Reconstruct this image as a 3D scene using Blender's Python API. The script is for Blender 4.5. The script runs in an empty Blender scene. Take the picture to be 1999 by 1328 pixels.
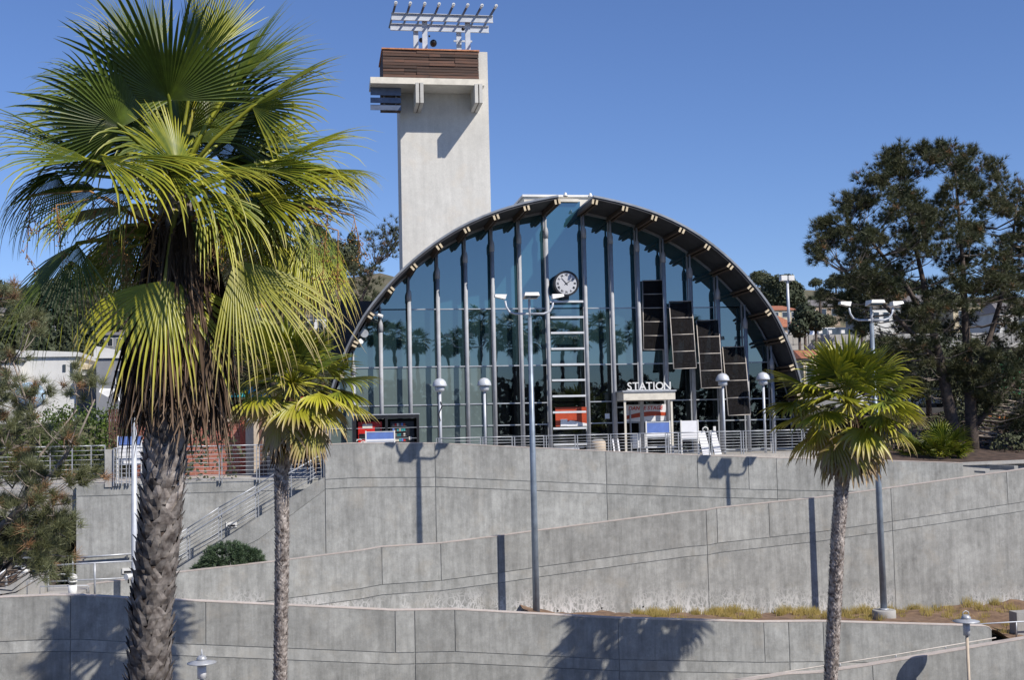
import bpy, math, random
import numpy as np
from mathutils import Vector, Matrix
R=math.radians
random.seed(7)
scene=bpy.context.scene
COL=scene.collection
# ---------------- camera, sky, sun, exposure ----------------
F_PX=2400.; PITCH=R(4.0); ROLL=R(1.26); TH=R(9.0); EYE=1.6
_r0=Vector((1,0,0)); _u0=Vector((0,-math.sin(PITCH),math.cos(PITCH))); FW=Vector((0,math.cos(PITCH),math.sin(PITCH)))
RT=math.cos(ROLL)*_r0-math.sin(ROLL)*_u0; UP=math.sin(ROLL)*_r0+math.cos(ROLL)*_u0
cd=bpy.data.cameras.new('camera'); cam=bpy.data.objects.new('camera',cd); COL.objects.link(cam)
M=Matrix((( RT[0],UP[0],-FW[0],0),(RT[1],UP[1],-FW[1],0),(RT[2],UP[2],-FW[2],EYE),(0,0,0,1)))
cam.matrix_world=M
cd.sensor_width=36; cd.lens=F_PX/1999*36; cd.clip_start=.5; cd.clip_end=6000
scene.camera=cam
_c,_s=math.cos(TH),math.sin(TH)
LIGHT=Vector((-.90*_c-_s,-.90*_s+_c,-1.24)).normalized()   # (-.90, 1, -1.24) in the site frame
world=bpy.data.worlds.new('World'); scene.world=world; world.use_nodes=True
nt=world.node_tree; bg=nt.nodes['Background']; sky=nt.nodes.new('ShaderNodeTexSky'); sky.sky_type='NISHITA'; sky.sun_disc=False
sky.sun_elevation=math.asin(-LIGHT.z); sky.sun_rotation=math.atan2(-LIGHT.x,-LIGHT.y)
sky.altitude=0; sky.air_density=1.0; sky.dust_density=0.0; sky.ozone_density=4.5
tint=nt.nodes.new('ShaderNodeMix'); tint.data_type='RGBA'; tint.blend_type='MULTIPLY'; tint.inputs[0].default_value=1; tint.inputs[7].default_value=(.70,.76,.98,1)   # clear deep blue of a dry autumn day
nt.links.new(sky.outputs[0],tint.inputs[6]); nt.links.new(tint.outputs[2],bg.inputs[0]); bg.inputs[1].default_value=0.104
sd=bpy.data.lights.new('sun','SUN'); sd.energy=4.7; sd.angle=R(.5); sd.color=(1,.93,.83)
sun=bpy.data.objects.new('sun',sd); COL.objects.link(sun); sun.rotation_euler=LIGHT.to_track_quat('-Z','Y').to_euler(); sun.location=(20,-10,60)
scene.view_settings.view_transform='Standard'; scene.view_settings.look='None'; scene.view_settings.exposure=0.3; scene.view_settings.gamma=1
scene.cycles.max_bounces=6; scene.cycles.diffuse_bounces=3; scene.cycles.glossy_bounces=3; scene.cycles.transparent_max_bounces=16; scene.cycles.transmission_bounces=3

# ---------------- site frame: u along the station front, w into depth, z up ----------------
EU=Vector((math.cos(TH),math.sin(TH),0)); EW=Vector((-math.sin(TH),math.cos(TH),0))
def S(u,w,z): return EU*u+EW*w+Vector((0,0,z))
def ray(px,py): return FW+RT*((px-999.5)/F_PX)+UP*(-(py-664)/F_PX)
def P(px,py,w):
    d=ray(px,py); t=w/d.dot(EW); return (t*d.dot(EU),EYE+t*d.z)
def PU(px,py,w): return P(px,py,w)[0]
def P3(px,py,w): a=P(px,py,w); return (a[0],w,a[1])
ORG={}
# ---------------- materials ----------------
MATS={}
def srgb(h):
    return tuple(((c/255)/12.92 if c/255<=.04045 else ((c/255+.055)/1.055)**2.4) for c in h)
def mat(name,col,rough=.6,metal=0,var=.12,scale=3.,bump=0.,col2=None,rnd=0.,spec=.5,transl=0,detail=5,stretch=None,emit=None):
    if name in MATS: return MATS[name]
    m=bpy.data.materials.new(name); m.use_nodes=True; t=m.node_tree; b=t.nodes['Principled BSDF']
    b.inputs['Roughness'].default_value=rough; b.inputs['Metallic'].default_value=metal; b.inputs['Specular IOR Level'].default_value=spec
    N=t.nodes.new; L=t.links.new
    geo=N('ShaderNodeTexCoord'); mp=N('ShaderNodeMapping'); L(geo.outputs['Object'],mp.inputs[0])
    if stretch: mp.inputs['Scale'].default_value=stretch
    nz=N('ShaderNodeTexNoise'); nz.inputs['Scale'].default_value=scale; nz.inputs['Detail'].default_value=detail; L(mp.outputs[0],nz.inputs['Vector'])
    mx=N('ShaderNodeMix'); mx.data_type='RGBA'
    c2=col2 if col2 else tuple(c*(1-var*2) for c in col); c1=col if col2 else tuple(min(1,c*(1+var)) for c in col)
    mx.inputs[6].default_value=(*c1,1); mx.inputs[7].default_value=(*c2,1)
    rp=N('ShaderNodeMapRange'); rp.inputs[1].default_value=.3; rp.inputs[2].default_value=.7; L(nz.outputs[0],rp.inputs[0]); L(rp.outputs[0],mx.inputs[0])
    out=mx.outputs[2]
    if rnd:
        oi=N('ShaderNodeObjectInfo'); mr=N('ShaderNodeMapRange'); mr.inputs[3].default_value=1-rnd; mr.inputs[4].default_value=1+rnd; L(oi.outputs['Random'],mr.inputs[0])
        hs=N('ShaderNodeHueSaturation'); L(out,hs.inputs['Color']); L(mr.outputs[0],hs.inputs['Value']); out=hs.outputs[0]
    L(out,b.inputs['Base Color'])
    if bump:
        bp=N('ShaderNodeBump'); bp.inputs['Strength'].default_value=bump; bp.inputs['Distance'].default_value=.03; L(nz.outputs[0],bp.inputs['Height']); L(bp.outputs[0],b.inputs['Normal'])
    if transl:
        tr=N('ShaderNodeBsdfTranslucent'); L(out,tr.inputs[0]); ms=N('ShaderNodeMixShader'); ms.inputs[0].default_value=transl
        L(b.outputs[0],ms.inputs[1]); L(tr.outputs[0],ms.inputs[2]); L(ms.outputs[0],t.nodes['Material Output'].inputs[0])
    MATS[name]=m; return m
def concrete_mat(name,base,stain=.5,efflo=False):
    m=bpy.data.materials.new(name); m.use_nodes=True; t=m.node_tree; b=t.nodes['Principled BSDF']; N=t.nodes.new; L=t.links.new
    b.inputs['Roughness'].default_value=.85; b.inputs['Specular IOR Level'].default_value=.25
    tc=N('ShaderNodeNewGeometry'); oi=N('ShaderNodeObjectInfo')
    off=N('ShaderNodeVectorMath'); off.operation='MULTIPLY_ADD'; cmb=N('ShaderNodeCombineXYZ'); L(oi.outputs['Random'],cmb.inputs[0]); L(oi.outputs['Random'],cmb.inputs[2])
    off.inputs[1].default_value=(7,7,7); L(cmb.outputs[0],off.inputs[0]); L(tc.outputs['Position'],off.inputs[2])
    def noise(scale,det,stretch=(1,1,1),rough=.6):
        mp=N('ShaderNodeMapping'); mp.inputs['Scale'].default_value=stretch; L(off.outputs[0],mp.inputs[0])
        n=N('ShaderNodeTexNoise'); n.inputs['Scale'].default_value=scale; n.inputs['Detail'].default_value=det; n.inputs['Roughness'].default_value=rough; L(mp.outputs[0],n.inputs['Vector']); return n.outputs[0]
    def rng(x,a,bb,c,d):
        r=N('ShaderNodeMapRange'); r.inputs[1].default_value=a; r.inputs[2].default_value=bb; r.inputs[3].default_value=c; r.inputs[4].default_value=d; L(x,r.inputs[0]); return r.outputs[0]
    def mul(a,bb):
        k=N('ShaderNodeMath'); k.operation='MULTIPLY'; L(a,k.inputs[0])
        if isinstance(bb,(int,float)): k.inputs[1].default_value=bb
        else: L(bb,k.inputs[1])
        return k.outputs[0]
    big=rng(noise(.55,5),.3,.7,1-.2*stain,1+.16*stain)
    mid=rng(noise(3.2,8,rough=.7),.3,.7,1-.20*stain,1+.18*stain)
    strk=rng(noise(3.4,7,(1,1,.09),.7),.40,.75,1+.06*stain,1-.36*stain)
    dkp=rng(noise(1.1,7,(1,1,.6),.75),.55,.72,1,1-.28*stain)
    fine=rng(noise(16,6,rough=.8),.3,.7,.90,1.10)
    r=rng(oi.outputs['Random'],0,1,.88,1.10)
    v=mul(mul(mul(mul(mul(big,mid),strk),fine),r),dkp)
    hs=N('ShaderNodeHueSaturation'); hs.inputs['Color'].default_value=(*base,1); L(v,hs.inputs['Value'])
    warm=N('ShaderNodeMix'); warm.data_type='RGBA'; warm.inputs[7].default_value=(base[0]*1.12,base[1]*1.0,base[2]*.86,1); L(hs.outputs[0],warm.inputs[6]); L(rng(noise(.9,4),.55,.8,0,.45),warm.inputs[0])
    col=warm.outputs[2]
    # pale run marks with a shape of their own
    wr=rng(noise(3.0,6,(1,1,.12),.65),.67,.74,0,.4); wr=mul(wr,rng(noise(.8,2),.45,.62,0,1))
    wm=N('ShaderNodeMix'); wm.data_type='RGBA'; wm.inputs[7].default_value=(.52,.51,.49,1); L(col,wm.inputs[6]); L(wr,wm.inputs[0]); col=wm.outputs[2]
    if efflo:
        sep=N('ShaderNodeSeparateXYZ'); L(tc.outputs['Position'],sep.inputs[0])
        # height above the sloping bed
        h=N('ShaderNodeMath'); h.operation='MULTIPLY_ADD'; L(sep.outputs[0],h.inputs[0]); h.inputs[1].default_value=.052; L(sep.outputs[2],h.inputs[2])
        zz=rng(h.outputs[0],-6.3,-5.1,1,0)
        nn=rng(noise(.8,3,(1,1,.4)),.40,.55,.05,1)
        mp=N('ShaderNodeMapping'); mp.inputs['Scale'].default_value=(1,1,.7); L(off.outputs[0],mp.inputs[0])
        dn=N('ShaderNodeTexNoise'); dn.inputs['Scale'].default_value=4; L(mp.outputs[0],dn.inputs['Vector'])
        ad=N('ShaderNodeVectorMath'); ad.operation='MULTIPLY_ADD'; ad.inputs[1].default_value=(.35,.35,.35); L(dn.outputs[1],ad.inputs[0]); L(mp.outputs[0],ad.inputs[2])
        vo=N('ShaderNodeTexVoronoi'); vo.feature='DISTANCE_TO_EDGE'; vo.inputs['Scale'].default_value=5; L(ad.outputs[0],vo.inputs['Vector'])
        cr=rng(vo.outputs[0],.0,.14,1,0)
        cr2=rng(noise(7,6,(1,1,.35)),.48,.62,0,1)
        mxm=N('ShaderNodeMath'); mxm.operation='MAXIMUM'; L(cr,mxm.inputs[0]); L(cr2,mxm.inputs[1])
        fac=mul(mul(mul(mxm.outputs[0],zz),nn),.95)
        e=N('ShaderNodeMix'); e.data_type='RGBA'; e.inputs[7].default_value=(.62,.61,.6,1); L(col,e.inputs[6]); L(fac,e.inputs[0]); col=e.outputs[2]
    L(col,b.inputs['Base Color'])
    bp=N('ShaderNodeBump'); bp.inputs['Strength'].default_value=.25; bp.inputs['Distance'].default_value=.02; L(noise(9,8),bp.inputs['Height']); L(bp.outputs[0],b.inputs['Normal'])
    MATS[name]=m; return m
def glass_mat(name,tint,refl,solid=None,sfac=0.):
    m=bpy.data.materials.new(name); m.use_nodes=True; t=m.node_tree; t.nodes.remove(t.nodes['Principled BSDF']); N=t.nodes.new; L=t.links.new
    g=N('ShaderNodeBsdfGlossy'); g.inputs['Roughness'].default_value=.012; g.inputs['Color'].default_value=(.78,.93,.96,1)
    tr=N('ShaderNodeBsdfTransparent'); tr.inputs[0].default_value=(*tint,1)
    nz=N('ShaderNodeTexNoise'); nz.inputs['Scale'].default_value=.9; tc=N('ShaderNodeTexCoord'); oi=N('ShaderNodeObjectInfo')
    ad=N('ShaderNodeVectorMath'); L(tc.outputs['Object'],ad.inputs[0]); cb=N('ShaderNodeCombineXYZ'); L(oi.outputs['Random'],cb.inputs[0]); ml=N('ShaderNodeVectorMath'); ml.operation='SCALE'; ml.inputs[3].default_value=30; L(cb.outputs[0],ml.inputs[0]); L(ml.outputs[0],ad.inputs[1]); L(ad.outputs[0],nz.inputs['Vector'])
    bp=N('ShaderNodeBump'); bp.inputs['Strength'].default_value=.05; bp.inputs['Distance'].default_value=.02; L(nz.outputs[0],bp.inputs['Height']); L(bp.outputs[0],g.inputs['Normal'])
    base=tr.outputs[0]
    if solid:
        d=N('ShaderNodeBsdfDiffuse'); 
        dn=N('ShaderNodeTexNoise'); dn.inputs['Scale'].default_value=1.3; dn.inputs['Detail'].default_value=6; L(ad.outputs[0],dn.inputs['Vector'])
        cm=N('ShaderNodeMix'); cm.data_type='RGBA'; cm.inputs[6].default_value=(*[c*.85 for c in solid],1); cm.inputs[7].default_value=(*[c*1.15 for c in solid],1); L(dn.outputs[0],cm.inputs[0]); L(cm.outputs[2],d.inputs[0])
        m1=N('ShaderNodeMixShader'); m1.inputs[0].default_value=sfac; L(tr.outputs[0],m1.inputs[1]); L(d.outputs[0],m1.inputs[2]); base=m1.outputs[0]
    lw=N('ShaderNodeLayerWeight'); lw.inputs[0].default_value=.35
    mr=N('ShaderNodeMapRange'); mr.inputs[3].default_value=refl; mr.inputs[4].default_value=min(1,refl+.5); L(lw.outputs['Fresnel'],mr.inputs[0])
    m2=N('ShaderNodeMixShader'); L(mr.outputs[0],m2.inputs[0]); L(base,m2.inputs[1]); L(g.outputs[0],m2.inputs[2]); L(m2.outputs[0],t.nodes['Material Output'].inputs[0])
    MATS[name]=m; return m
def leaf_mat(name,green,yel,dead,rough=.42,transl=.3,rnd=.16,streak=40,spec=.5):
    """palm leaf: colour goes from dark green, shade painted in, to green to yellow to dry straw with the 'age' attribute along each segment"""
    m=bpy.data.materials.new(name); m.use_nodes=True; t=m.node_tree; b=t.nodes['Principled BSDF']; N=t.nodes.new; L=t.links.new
    b.inputs['Roughness'].default_value=rough; b.inputs['Specular IOR Level'].default_value=spec
    at=N('ShaderNodeAttribute'); at.attribute_name='age_shade'
    nz=N('ShaderNodeTexNoise'); nz.inputs['Scale'].default_value=6; nz.inputs['Detail'].default_value=4; tc=N('ShaderNodeTexCoord'); L(tc.outputs['Object'],nz.inputs[0])
    ad=N('ShaderNodeMath'); ad.operation='MULTIPLY_ADD'; L(nz.outputs[0],ad.inputs[0]); ad.inputs[1].default_value=.3; L(at.outputs['Fac'],ad.inputs[2])
    cr=N('ShaderNodeValToRGB'); e=cr.color_ramp.elements; e[0].position=.06; e[0].color=(*[g*.55 for g in green],1); e[1].position=1.1 if False else 1.0; e[1].color=(*dead,1)  # lowest stop is a darkened green that paints shade onto leaves
    k=cr.color_ramp.elements.new(.55); k.color=(*yel,1); k=cr.color_ramp.elements.new(.22); k.color=(*green,1); k=cr.color_ramp.elements.new(.36); k.color=(*[green[i]*.5+yel[i]*.5 for i in range(3)],1)
    L(ad.outputs[0],cr.inputs[0])
    oi=N('ShaderNodeObjectInfo'); mr=N('ShaderNodeMapRange'); mr.inputs[3].default_value=1-rnd; mr.inputs[4].default_value=1+rnd; L(oi.outputs['Random'],mr.inputs[0])
    hs=N('ShaderNodeHueSaturation'); L(cr.outputs[0],hs.inputs['Color']); L(mr.outputs[0],hs.inputs['Value']); L(hs.outputs[0],b.inputs['Base Color'])
    tr=N('ShaderNodeBsdfTranslucent'); L(hs.outputs[0],tr.inputs[0]); ms=N('ShaderNodeMixShader'); ms.inputs[0].default_value=transl
    L(b.outputs[0],ms.inputs[1]); L(tr.outputs[0],ms.inputs[2]); L(ms.outputs[0],t.nodes['Material Output'].inputs[0])
    MATS[name]=m; return m
# ---------------- mesh builder, everything in site coordinates ----------------
class MB:
    def __init__(s): s.v=[]; s.f=[]; s.sm=[]
    def quad(s,pts,smooth=False):
        i=len(s.v); s.v+=[tuple(p) for p in pts]; s.f.append(tuple(range(i,i+len(pts)))); s.sm.append(smooth); return s
    def hexa(s,p):   # p: 4 bottom (ccw) + 4 top
        i=len(s.v); s.v+=[tuple(q) for q in p]
        for f in ((3,2,1,0),(4,5,6,7),(0,1,5,4),(1,2,6,5),(2,3,7,6),(3,0,4,7)): s.f.append(tuple(i+k for k in f)); s.sm.append(False)
        return s
    def box(s,u0,u1,w0,w1,z0,z1): return s.hexa([(u0,w0,z0),(u1,w0,z0),(u1,w1,z0),(u0,w1,z0),(u0,w0,z1),(u1,w0,z1),(u1,w1,z1),(u0,w1,z1)])
    def prism(s,poly,w0,w1,sk=None):   # poly of (u,z) extruded in w
        n=len(poly); i=len(s.v); f=sk or (lambda u:0)
        s.v+=[(u,w0+f(u),z) for u,z in poly]+[(u,w1+f(u),z) for u,z in poly]
        s.f.append(tuple(i+k for k in range(n))); s.f.append(tuple(i+n+k for k in reversed(range(n)))); s.sm+=[False,False]
        for k in range(n): a=(k+1)%n; s.f.append((i+a,i+k,i+n+k,i+n+a)); s.sm.append(False)
        return s
    def prismz(s,poly,z0,z1):  # poly of (u,w)
        n=len(poly); i=len(s.v); s.v+=[(u,w,z0) for u,w in poly]+[(u,w,z1) for u,w in poly]
        s.f.append(tuple(i+k for k in reversed(range(n)))); s.f.append(tuple(i+n+k for k in range(n))); s.sm+=[False,False]
        for k in range(n): a=(k+1)%n; s.f.append((i+k,i+a,i+n+a,i+n+k)); s.sm.append(False)
        return s
    def tube(s,pts,r,n=8,r1=None,caps=True):
        pts=[Vector(p) for p in pts]; rs=r if isinstance(r,(list,tuple)) else [r+(r1-r)*k/(len(pts)-1) if r1 is not None else r for k in range(len(pts))]
        i=len(s.v); d0=(pts[1]-pts[0]).normalized(); a=d0.cross(Vector((0,0,1))); 
        if a.length<.05: a=Vector((1,0,0))
        a.normalize()
        for k,p in enumerate(pts):
            d=(pts[min(k+1,len(pts)-1)]-pts[max(k-1,0)]).normalized(); a=(a-d*a.dot(d)).normalized(); b=d.cross(a)
            for j in range(n):
                t=2*math.pi*j/n; q=p+(a*math.cos(t)+b*math.sin(t))*rs[k]; s.v.append(tuple(q))
        for k in range(len(pts)-1):
            for j in range(n): j2=(j+1)%n; s.f.append((i+k*n+j,i+k*n+j2,i+(k+1)*n+j2,i+(k+1)*n+j)); s.sm.append(True)
        if caps:
            s.f.append(tuple(i+j for j in reversed(range(n)))); s.f.append(tuple(i+(len(pts)-1)*n+j for j in range(n))); s.sm+=[False,False]
        return s
    def lathe(s,c,prof,n=16):  # prof (r,z) about vertical axis
        i=len(s.v); m=len(prof)
        for r,z in prof:
            for j in range(n): t=2*math.pi*j/n; s.v.append((c[0]+r*math.cos(t),c[1]+r*math.sin(t),c[2]+z))
        for k in range(m-1):
            for j in range(n): j2=(j+1)%n; s.f.append((i+k*n+j,i+k*n+j2,i+(k+1)*n+j2,i+(k+1)*n+j)); s.sm.append(True)
        s.f.append(tuple(i+j for j in reversed(range(n)))); s.f.append(tuple(i+(m-1)*n+j for j in range(n))); s.sm+=[False,False]
        return s
    def ball(s,c,rx,ry=None,rz=None,n=10,m=7):
        ry=ry or rx; rz=rz or rx; i=len(s.v)
        for k in range(m+1):
            ph=-math.pi/2+math.pi*k/m
            for j in range(n): t=2*math.pi*j/n; s.v.append((c[0]+rx*math.cos(ph)*math.cos(t),c[1]+ry*math.cos(ph)*math.sin(t),c[2]+rz*math.sin(ph)))
        for k in range(m):
            for j in range(n): j2=(j+1)%n; s.f.append((i+k*n+j,i+k*n+j2,i+(k+1)*n+j2,i+(k+1)*n+j)); s.sm.append(True)
        return s
    def mesh(s,name,m,org):
        me=bpy.data.meshes.new(name); o=org
        me.from_pydata([(a-o[0],b-o[1],c-o[2]) for a,b,c in s.v],[],s.f); me.polygons.foreach_set('use_smooth',s.sm); me.materials.append(m); me.update(); return me
    def build(s,name,m,parent=None,org=None,label=None,kind=None,cat=None,group=None):
        if parent is None:
            if org is None:
                a=np.array(s.v); org=(float((a[:,0].min()+a[:,0].max())/2),float((a[:,1].min()+a[:,1].max())/2),float(a[:,2].min()))
        else: org=ORG[parent.name]
        if isinstance(m,str): m=MATS[m]
        o=bpy.data.objects.new(name,s.mesh(name,m,org)); link(o,parent,org); tag(o,label,cat,group,kind); return o
def link(o,parent,org):
    COL.objects.link(o); ORG[o.name]=org
    if parent is None: o.location=S(*org); o.rotation_euler=(0,0,TH)
    else: o.parent=parent
def tag(o,label=None,cat=None,group=None,kind=None):
    for k,v in (('label',label),('category',cat),('group',group),('kind',kind)):
        if v: o[k]=v
def thing(name,label,cat,org,group=None,kind=None):
    o=bpy.data.objects.new(name,None); o.empty_display_size=.3; link(o,None,tuple(org)); tag(o,label,cat,group,kind); return o
def copy_tree(o,org,label=None,rz=0,parent=None,scale=None):
    c=o.copy(); COL.objects.link(c)
    if parent is None:
        c.location=S(*org); c.rotation_euler=(0,0,TH+rz)
        if scale: c.scale=(scale,)*3
        if label: c['label']=label
    else: c.parent=parent
    ORG[c.name]=org
    for ch in o.children: copy_tree(ch,org,parent=c)
    return c
def text_shape(txt,size,u,w,z,depth=.04,align='LEFT',spacing=1.,shear=0,bold=0.):
    cu=bpy.data.curves.new('t','FONT'); cu.body=txt; cu.size=size; cu.extrude=depth/2; cu.align_x=align; cu.space_character=spacing; cu.shear=shear; cu.offset=bold; cu.resolution_u=3
    ob=bpy.data.objects.new('t',cu); COL.objects.link(ob); dg=bpy.context.evaluated_depsgraph_get(); dg.update()
    me=bpy.data.meshes.new_from_object(ob.evaluated_get(dg)); mb=MB()
    mb.v=[(u+v.co.x,w-v.co.z,z+v.co.y) for v in me.vertices]; mb.f=[tuple(p.vertices) for p in me.polygons]; mb.sm=[False]*len(mb.f)
    bpy.data.objects.remove(ob); bpy.data.curves.remove(cu); bpy.data.meshes.remove(me); return mb
def np_mesh(name,V,Fq,m,parent,org=None,label=None,kind=None,attr=None,cat=None,group=None,smooth=False):
    """V (n,3) site coords, Fq (k,3 or 4) faces"""
    if parent is not None: org=ORG[parent.name]
    V=np.asarray(V,dtype=np.float32)-np.array(org,dtype=np.float32); Fq=np.asarray(Fq,dtype=np.int32); k=Fq.shape[1]
    me=bpy.data.meshes.new(name); me.vertices.add(len(V)); me.vertices.foreach_set('co',V.ravel()); me.loops.add(Fq.size); me.loops.foreach_set('vertex_index',Fq.ravel())
    me.polygons.add(len(Fq)); me.polygons.foreach_set('loop_start',np.arange(0,Fq.size,k,dtype=np.int32)); me.polygons.foreach_set('loop_total',np.full(len(Fq),k,dtype=np.int32))
    if attr is not None:
        a=me.attributes.new('age_shade','FLOAT','POINT'); a.data.foreach_set('value',np.asarray(attr,dtype=np.float32))
    me.update(calc_edges=True)
    if smooth: me.polygons.foreach_set('use_smooth',[True]*len(Fq))
    if isinstance(m,str): m=MATS[m]
    me.materials.append(m); o=bpy.data.objects.new(name,me); link(o,parent,org); tag(o,label,cat,group,kind); return o
def interp(pl,x):
    if x<=pl[0][0]: a,b=pl[0],pl[1]
    elif x>=pl[-1][0]: a,b=pl[-2],pl[-1]
    else:
        for a,b in zip(pl,pl[1:]):
            if a[0]<=x<=b[0]: break
    t=(x-a[0])/(b[0]-a[0]); return a[1]+(b[1]-a[1])*t

concrete_mat('wall_concrete',(.318,.322,.309),.95)
concrete_mat('wall_top_sunlit',(.47,.42,.385),.5)  # paler and warmer than the walls: sunlight on their tops put into the colour
concrete_mat('stained_concrete',(.318,.322,.309),.95,True)
concrete_mat('smooth_concrete',(.36,.355,.34),.5)
concrete_mat('plaza_paving',(.36,.345,.32),.6)
concrete_mat('tower_plaster',(.52,.51,.475),.32)
mat('galvanised',(.40,.42,.45),.42,.25,.1,4)
mat('pale_metal',(.50,.53,.58),.45,.1,.08,3)
mat('white_paint',(.72,.72,.70),.4,0,.05,3)
mat('cream_paint',(.66,.62,.53),.5,0,.08,3)
mat('louvre_steel',(.10,.13,.20),.4,.2,.12,3)
mat('blue_grey_steel',(.24,.29,.35),.4,.3,.12,3)
mat('roof_sheet',(.30,.32,.35),.4,.3,.15,2)
mat('dark_deck',(.045,.045,.05),.6,0,.2,2)
mat('dark_timber',(.09,.062,.042),.65,0,.3,6,stretch=(1,6,6))
mat('beam_end',(.60,.50,.34),.5,0,.12,8)
mat('column_steel',(.34,.355,.385),.6,.0,.08,3)
mat('mullion',(.30,.315,.34),.5,.1,.08,3)
mat('transom',(.42,.45,.49),.4,.2,.08,3)
mat('rung_metal',(.62,.64,.66),.4,.1,.05,4)
mat('black',(.018,.018,.02),.4,0,.2,3)
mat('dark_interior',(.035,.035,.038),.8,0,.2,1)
mat('rubber',(.03,.03,.032),.7,0,.2,5)
mat('screen_mesh',(.014,.013,.014),.9,0,.25,9,spec=.08)
mat('screen_frame',(.50,.46,.42),.5,.1,.1,5)
mat('clock_face',(.50,.51,.54),.5,0,.03,4)
mat('red_plastic',(.55,.02,.012),.35,0,.1,3)
mat('orange_red',(.42,.06,.02),.45,0,.08,3)
mat('sign_white',(.74,.75,.78),.4,0,.03,3)
mat('sign_blue',(.12,.20,.50),.4,0,.08,3)
mat('brick_red',(.36,.085,.055),.8,0,.2,10,rnd=.2)
mat('mortar',(.30,.24,.2),.9,0,.1,8)
mat('beige_plaster',(.50,.42,.33),.8,0,.08,3)
mat('brown_wood',(.12,.06,.042),.7,0,.3,5,rnd=.3,stretch=(4,4,.6))
mat('weathered_plank',(.05,.032,.026),.75,0,.3,3,col2=(.11,.047,.026),rnd=.5,stretch=(.5,8,8),bump=.5)
mat('orange_trim',(.48,.20,.09),.6,0,.2,6)
mat('soil',(.22,.14,.085),.95,0,.3,2.5,bump=.8,col2=(.10,.06,.04))
mat('dark_soil',(.07,.045,.033),.95,0,.3,2.5,bump=.8)
mat('dirt',(.16,.13,.09),.95,0,.2,.15,col2=(.07,.075,.035),detail=10)
mat('asphalt',(.055,.055,.058),.9,0,.2,2)
mat('ballast',(.2,.18,.16),.95,0,.4,14)
mat('bark_palm',(.06,.048,.04),.9,0,.3,9,bump=.8,rnd=.25,col2=(.08,.055,.045))
mat('leaf_base_bark',(.42,.38,.35),.8,0,.3,7,bump=.6,rnd=.45,col2=(.08,.06,.052))
mat('bark_pine',(.085,.065,.055),.9,0,.3,6,bump=.6)
mat('branch_pale',(.26,.22,.19),.85,0,.3,6)
mat('needle_dark',(.05,.068,.03),.6,0,.3,.7,col2=(.10,.10,.042),transl=.15)
mat('needle_blue',(.21,.235,.13),.55,0,.25,1.4,col2=(.13,.135,.05),transl=.3)
mat('needle_brown',(.30,.17,.085),.7,0,.3,3,transl=.2)
mat('bush_leaf',(.10,.15,.085),.55,0,.25,2,col2=(.045,.08,.035),transl=.2)
mat('hedge_leaf',(.13,.20,.03),.5,0,.25,.8,col2=(.05,.085,.015),transl=.35)
mat('far_leaf',(.045,.06,.028),.8,0,.3,.25,col2=(.09,.09,.04))
mat('far_leaf_dark',(.028,.042,.022),.8,0,.3,.25,col2=(.06,.07,.03))
mat('dry_grass',(.42,.32,.10),.8,0,.25,2,col2=(.24,.20,.06),transl=.3)
mat('seed_stalk',(.34,.18,.06),.8,0,.3,5)
mat('car_white',(.7,.71,.73),.25,0,.03,2); mat('car_red',(.42,.03,.03),.25,0,.03,2); mat('car_silver',(.42,.43,.45),.25,.4,.03,2); mat('car_dark',(.04,.05,.09),.2,0,.03,2)
mat('car_glass',(.03,.035,.045),.06,0,.03,2,spec=1)
mat('house_white',(.62,.62,.60),.7,0,.05,1); mat('house_grey',(.22,.23,.25),.7,0,.06,1); mat('house_cream',(.55,.47,.33),.8,0,.06,1); mat('house_tan',(.36,.28,.21),.8,0,.06,1)
mat('terracotta',(.36,.14,.075),.8,0,.25,8); mat('roof_grey',(.16,.15,.15),.8,0,.1,3); mat('window_dark',(.03,.035,.045),.12,0,.05,2,spec=.8)
mat('green_mesh',(.015,.30,.12),.7,0,.2,5); mat('orange_plastic',(.55,.17,.03),.6,0,.2,3); mat('teal_cloth',(.02,.28,.30),.7,0,.1,3); mat('blue_cloth',(.40,.56,.72),.6,0,.1,3)
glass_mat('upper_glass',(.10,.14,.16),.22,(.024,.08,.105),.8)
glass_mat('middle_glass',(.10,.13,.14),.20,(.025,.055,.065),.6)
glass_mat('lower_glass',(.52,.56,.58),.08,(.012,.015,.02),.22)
glass_mat('film_glass',(.1,.12,.12),.06,(.125,.165,.165),.94)
leaf_mat('fan_leaf',(.085,.125,.014),(.36,.35,.025),(.42,.30,.17),transl=.15,rnd=.28)
leaf_mat('fan_leaf_dead',(.06,.038,.026),(.10,.065,.042),(.22,.16,.115),rough=.85,transl=.05,rnd=.4,spec=.2)

_m=MATS['screen_mesh']; _t=_m.node_tree; _tr=_t.nodes.new('ShaderNodeBsdfTransparent'); _mx=_t.nodes.new('ShaderNodeMixShader'); _mx.inputs[0].default_value=.80   # woven mesh: part of the light passes
_t.links.new(_tr.outputs[0],_mx.inputs[1]); _t.links.new(_t.nodes['Principled BSDF'].outputs[0],_mx.inputs[2]); _t.links.new(_mx.outputs[0],_t.nodes['Material Output'].inputs[0])
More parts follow.
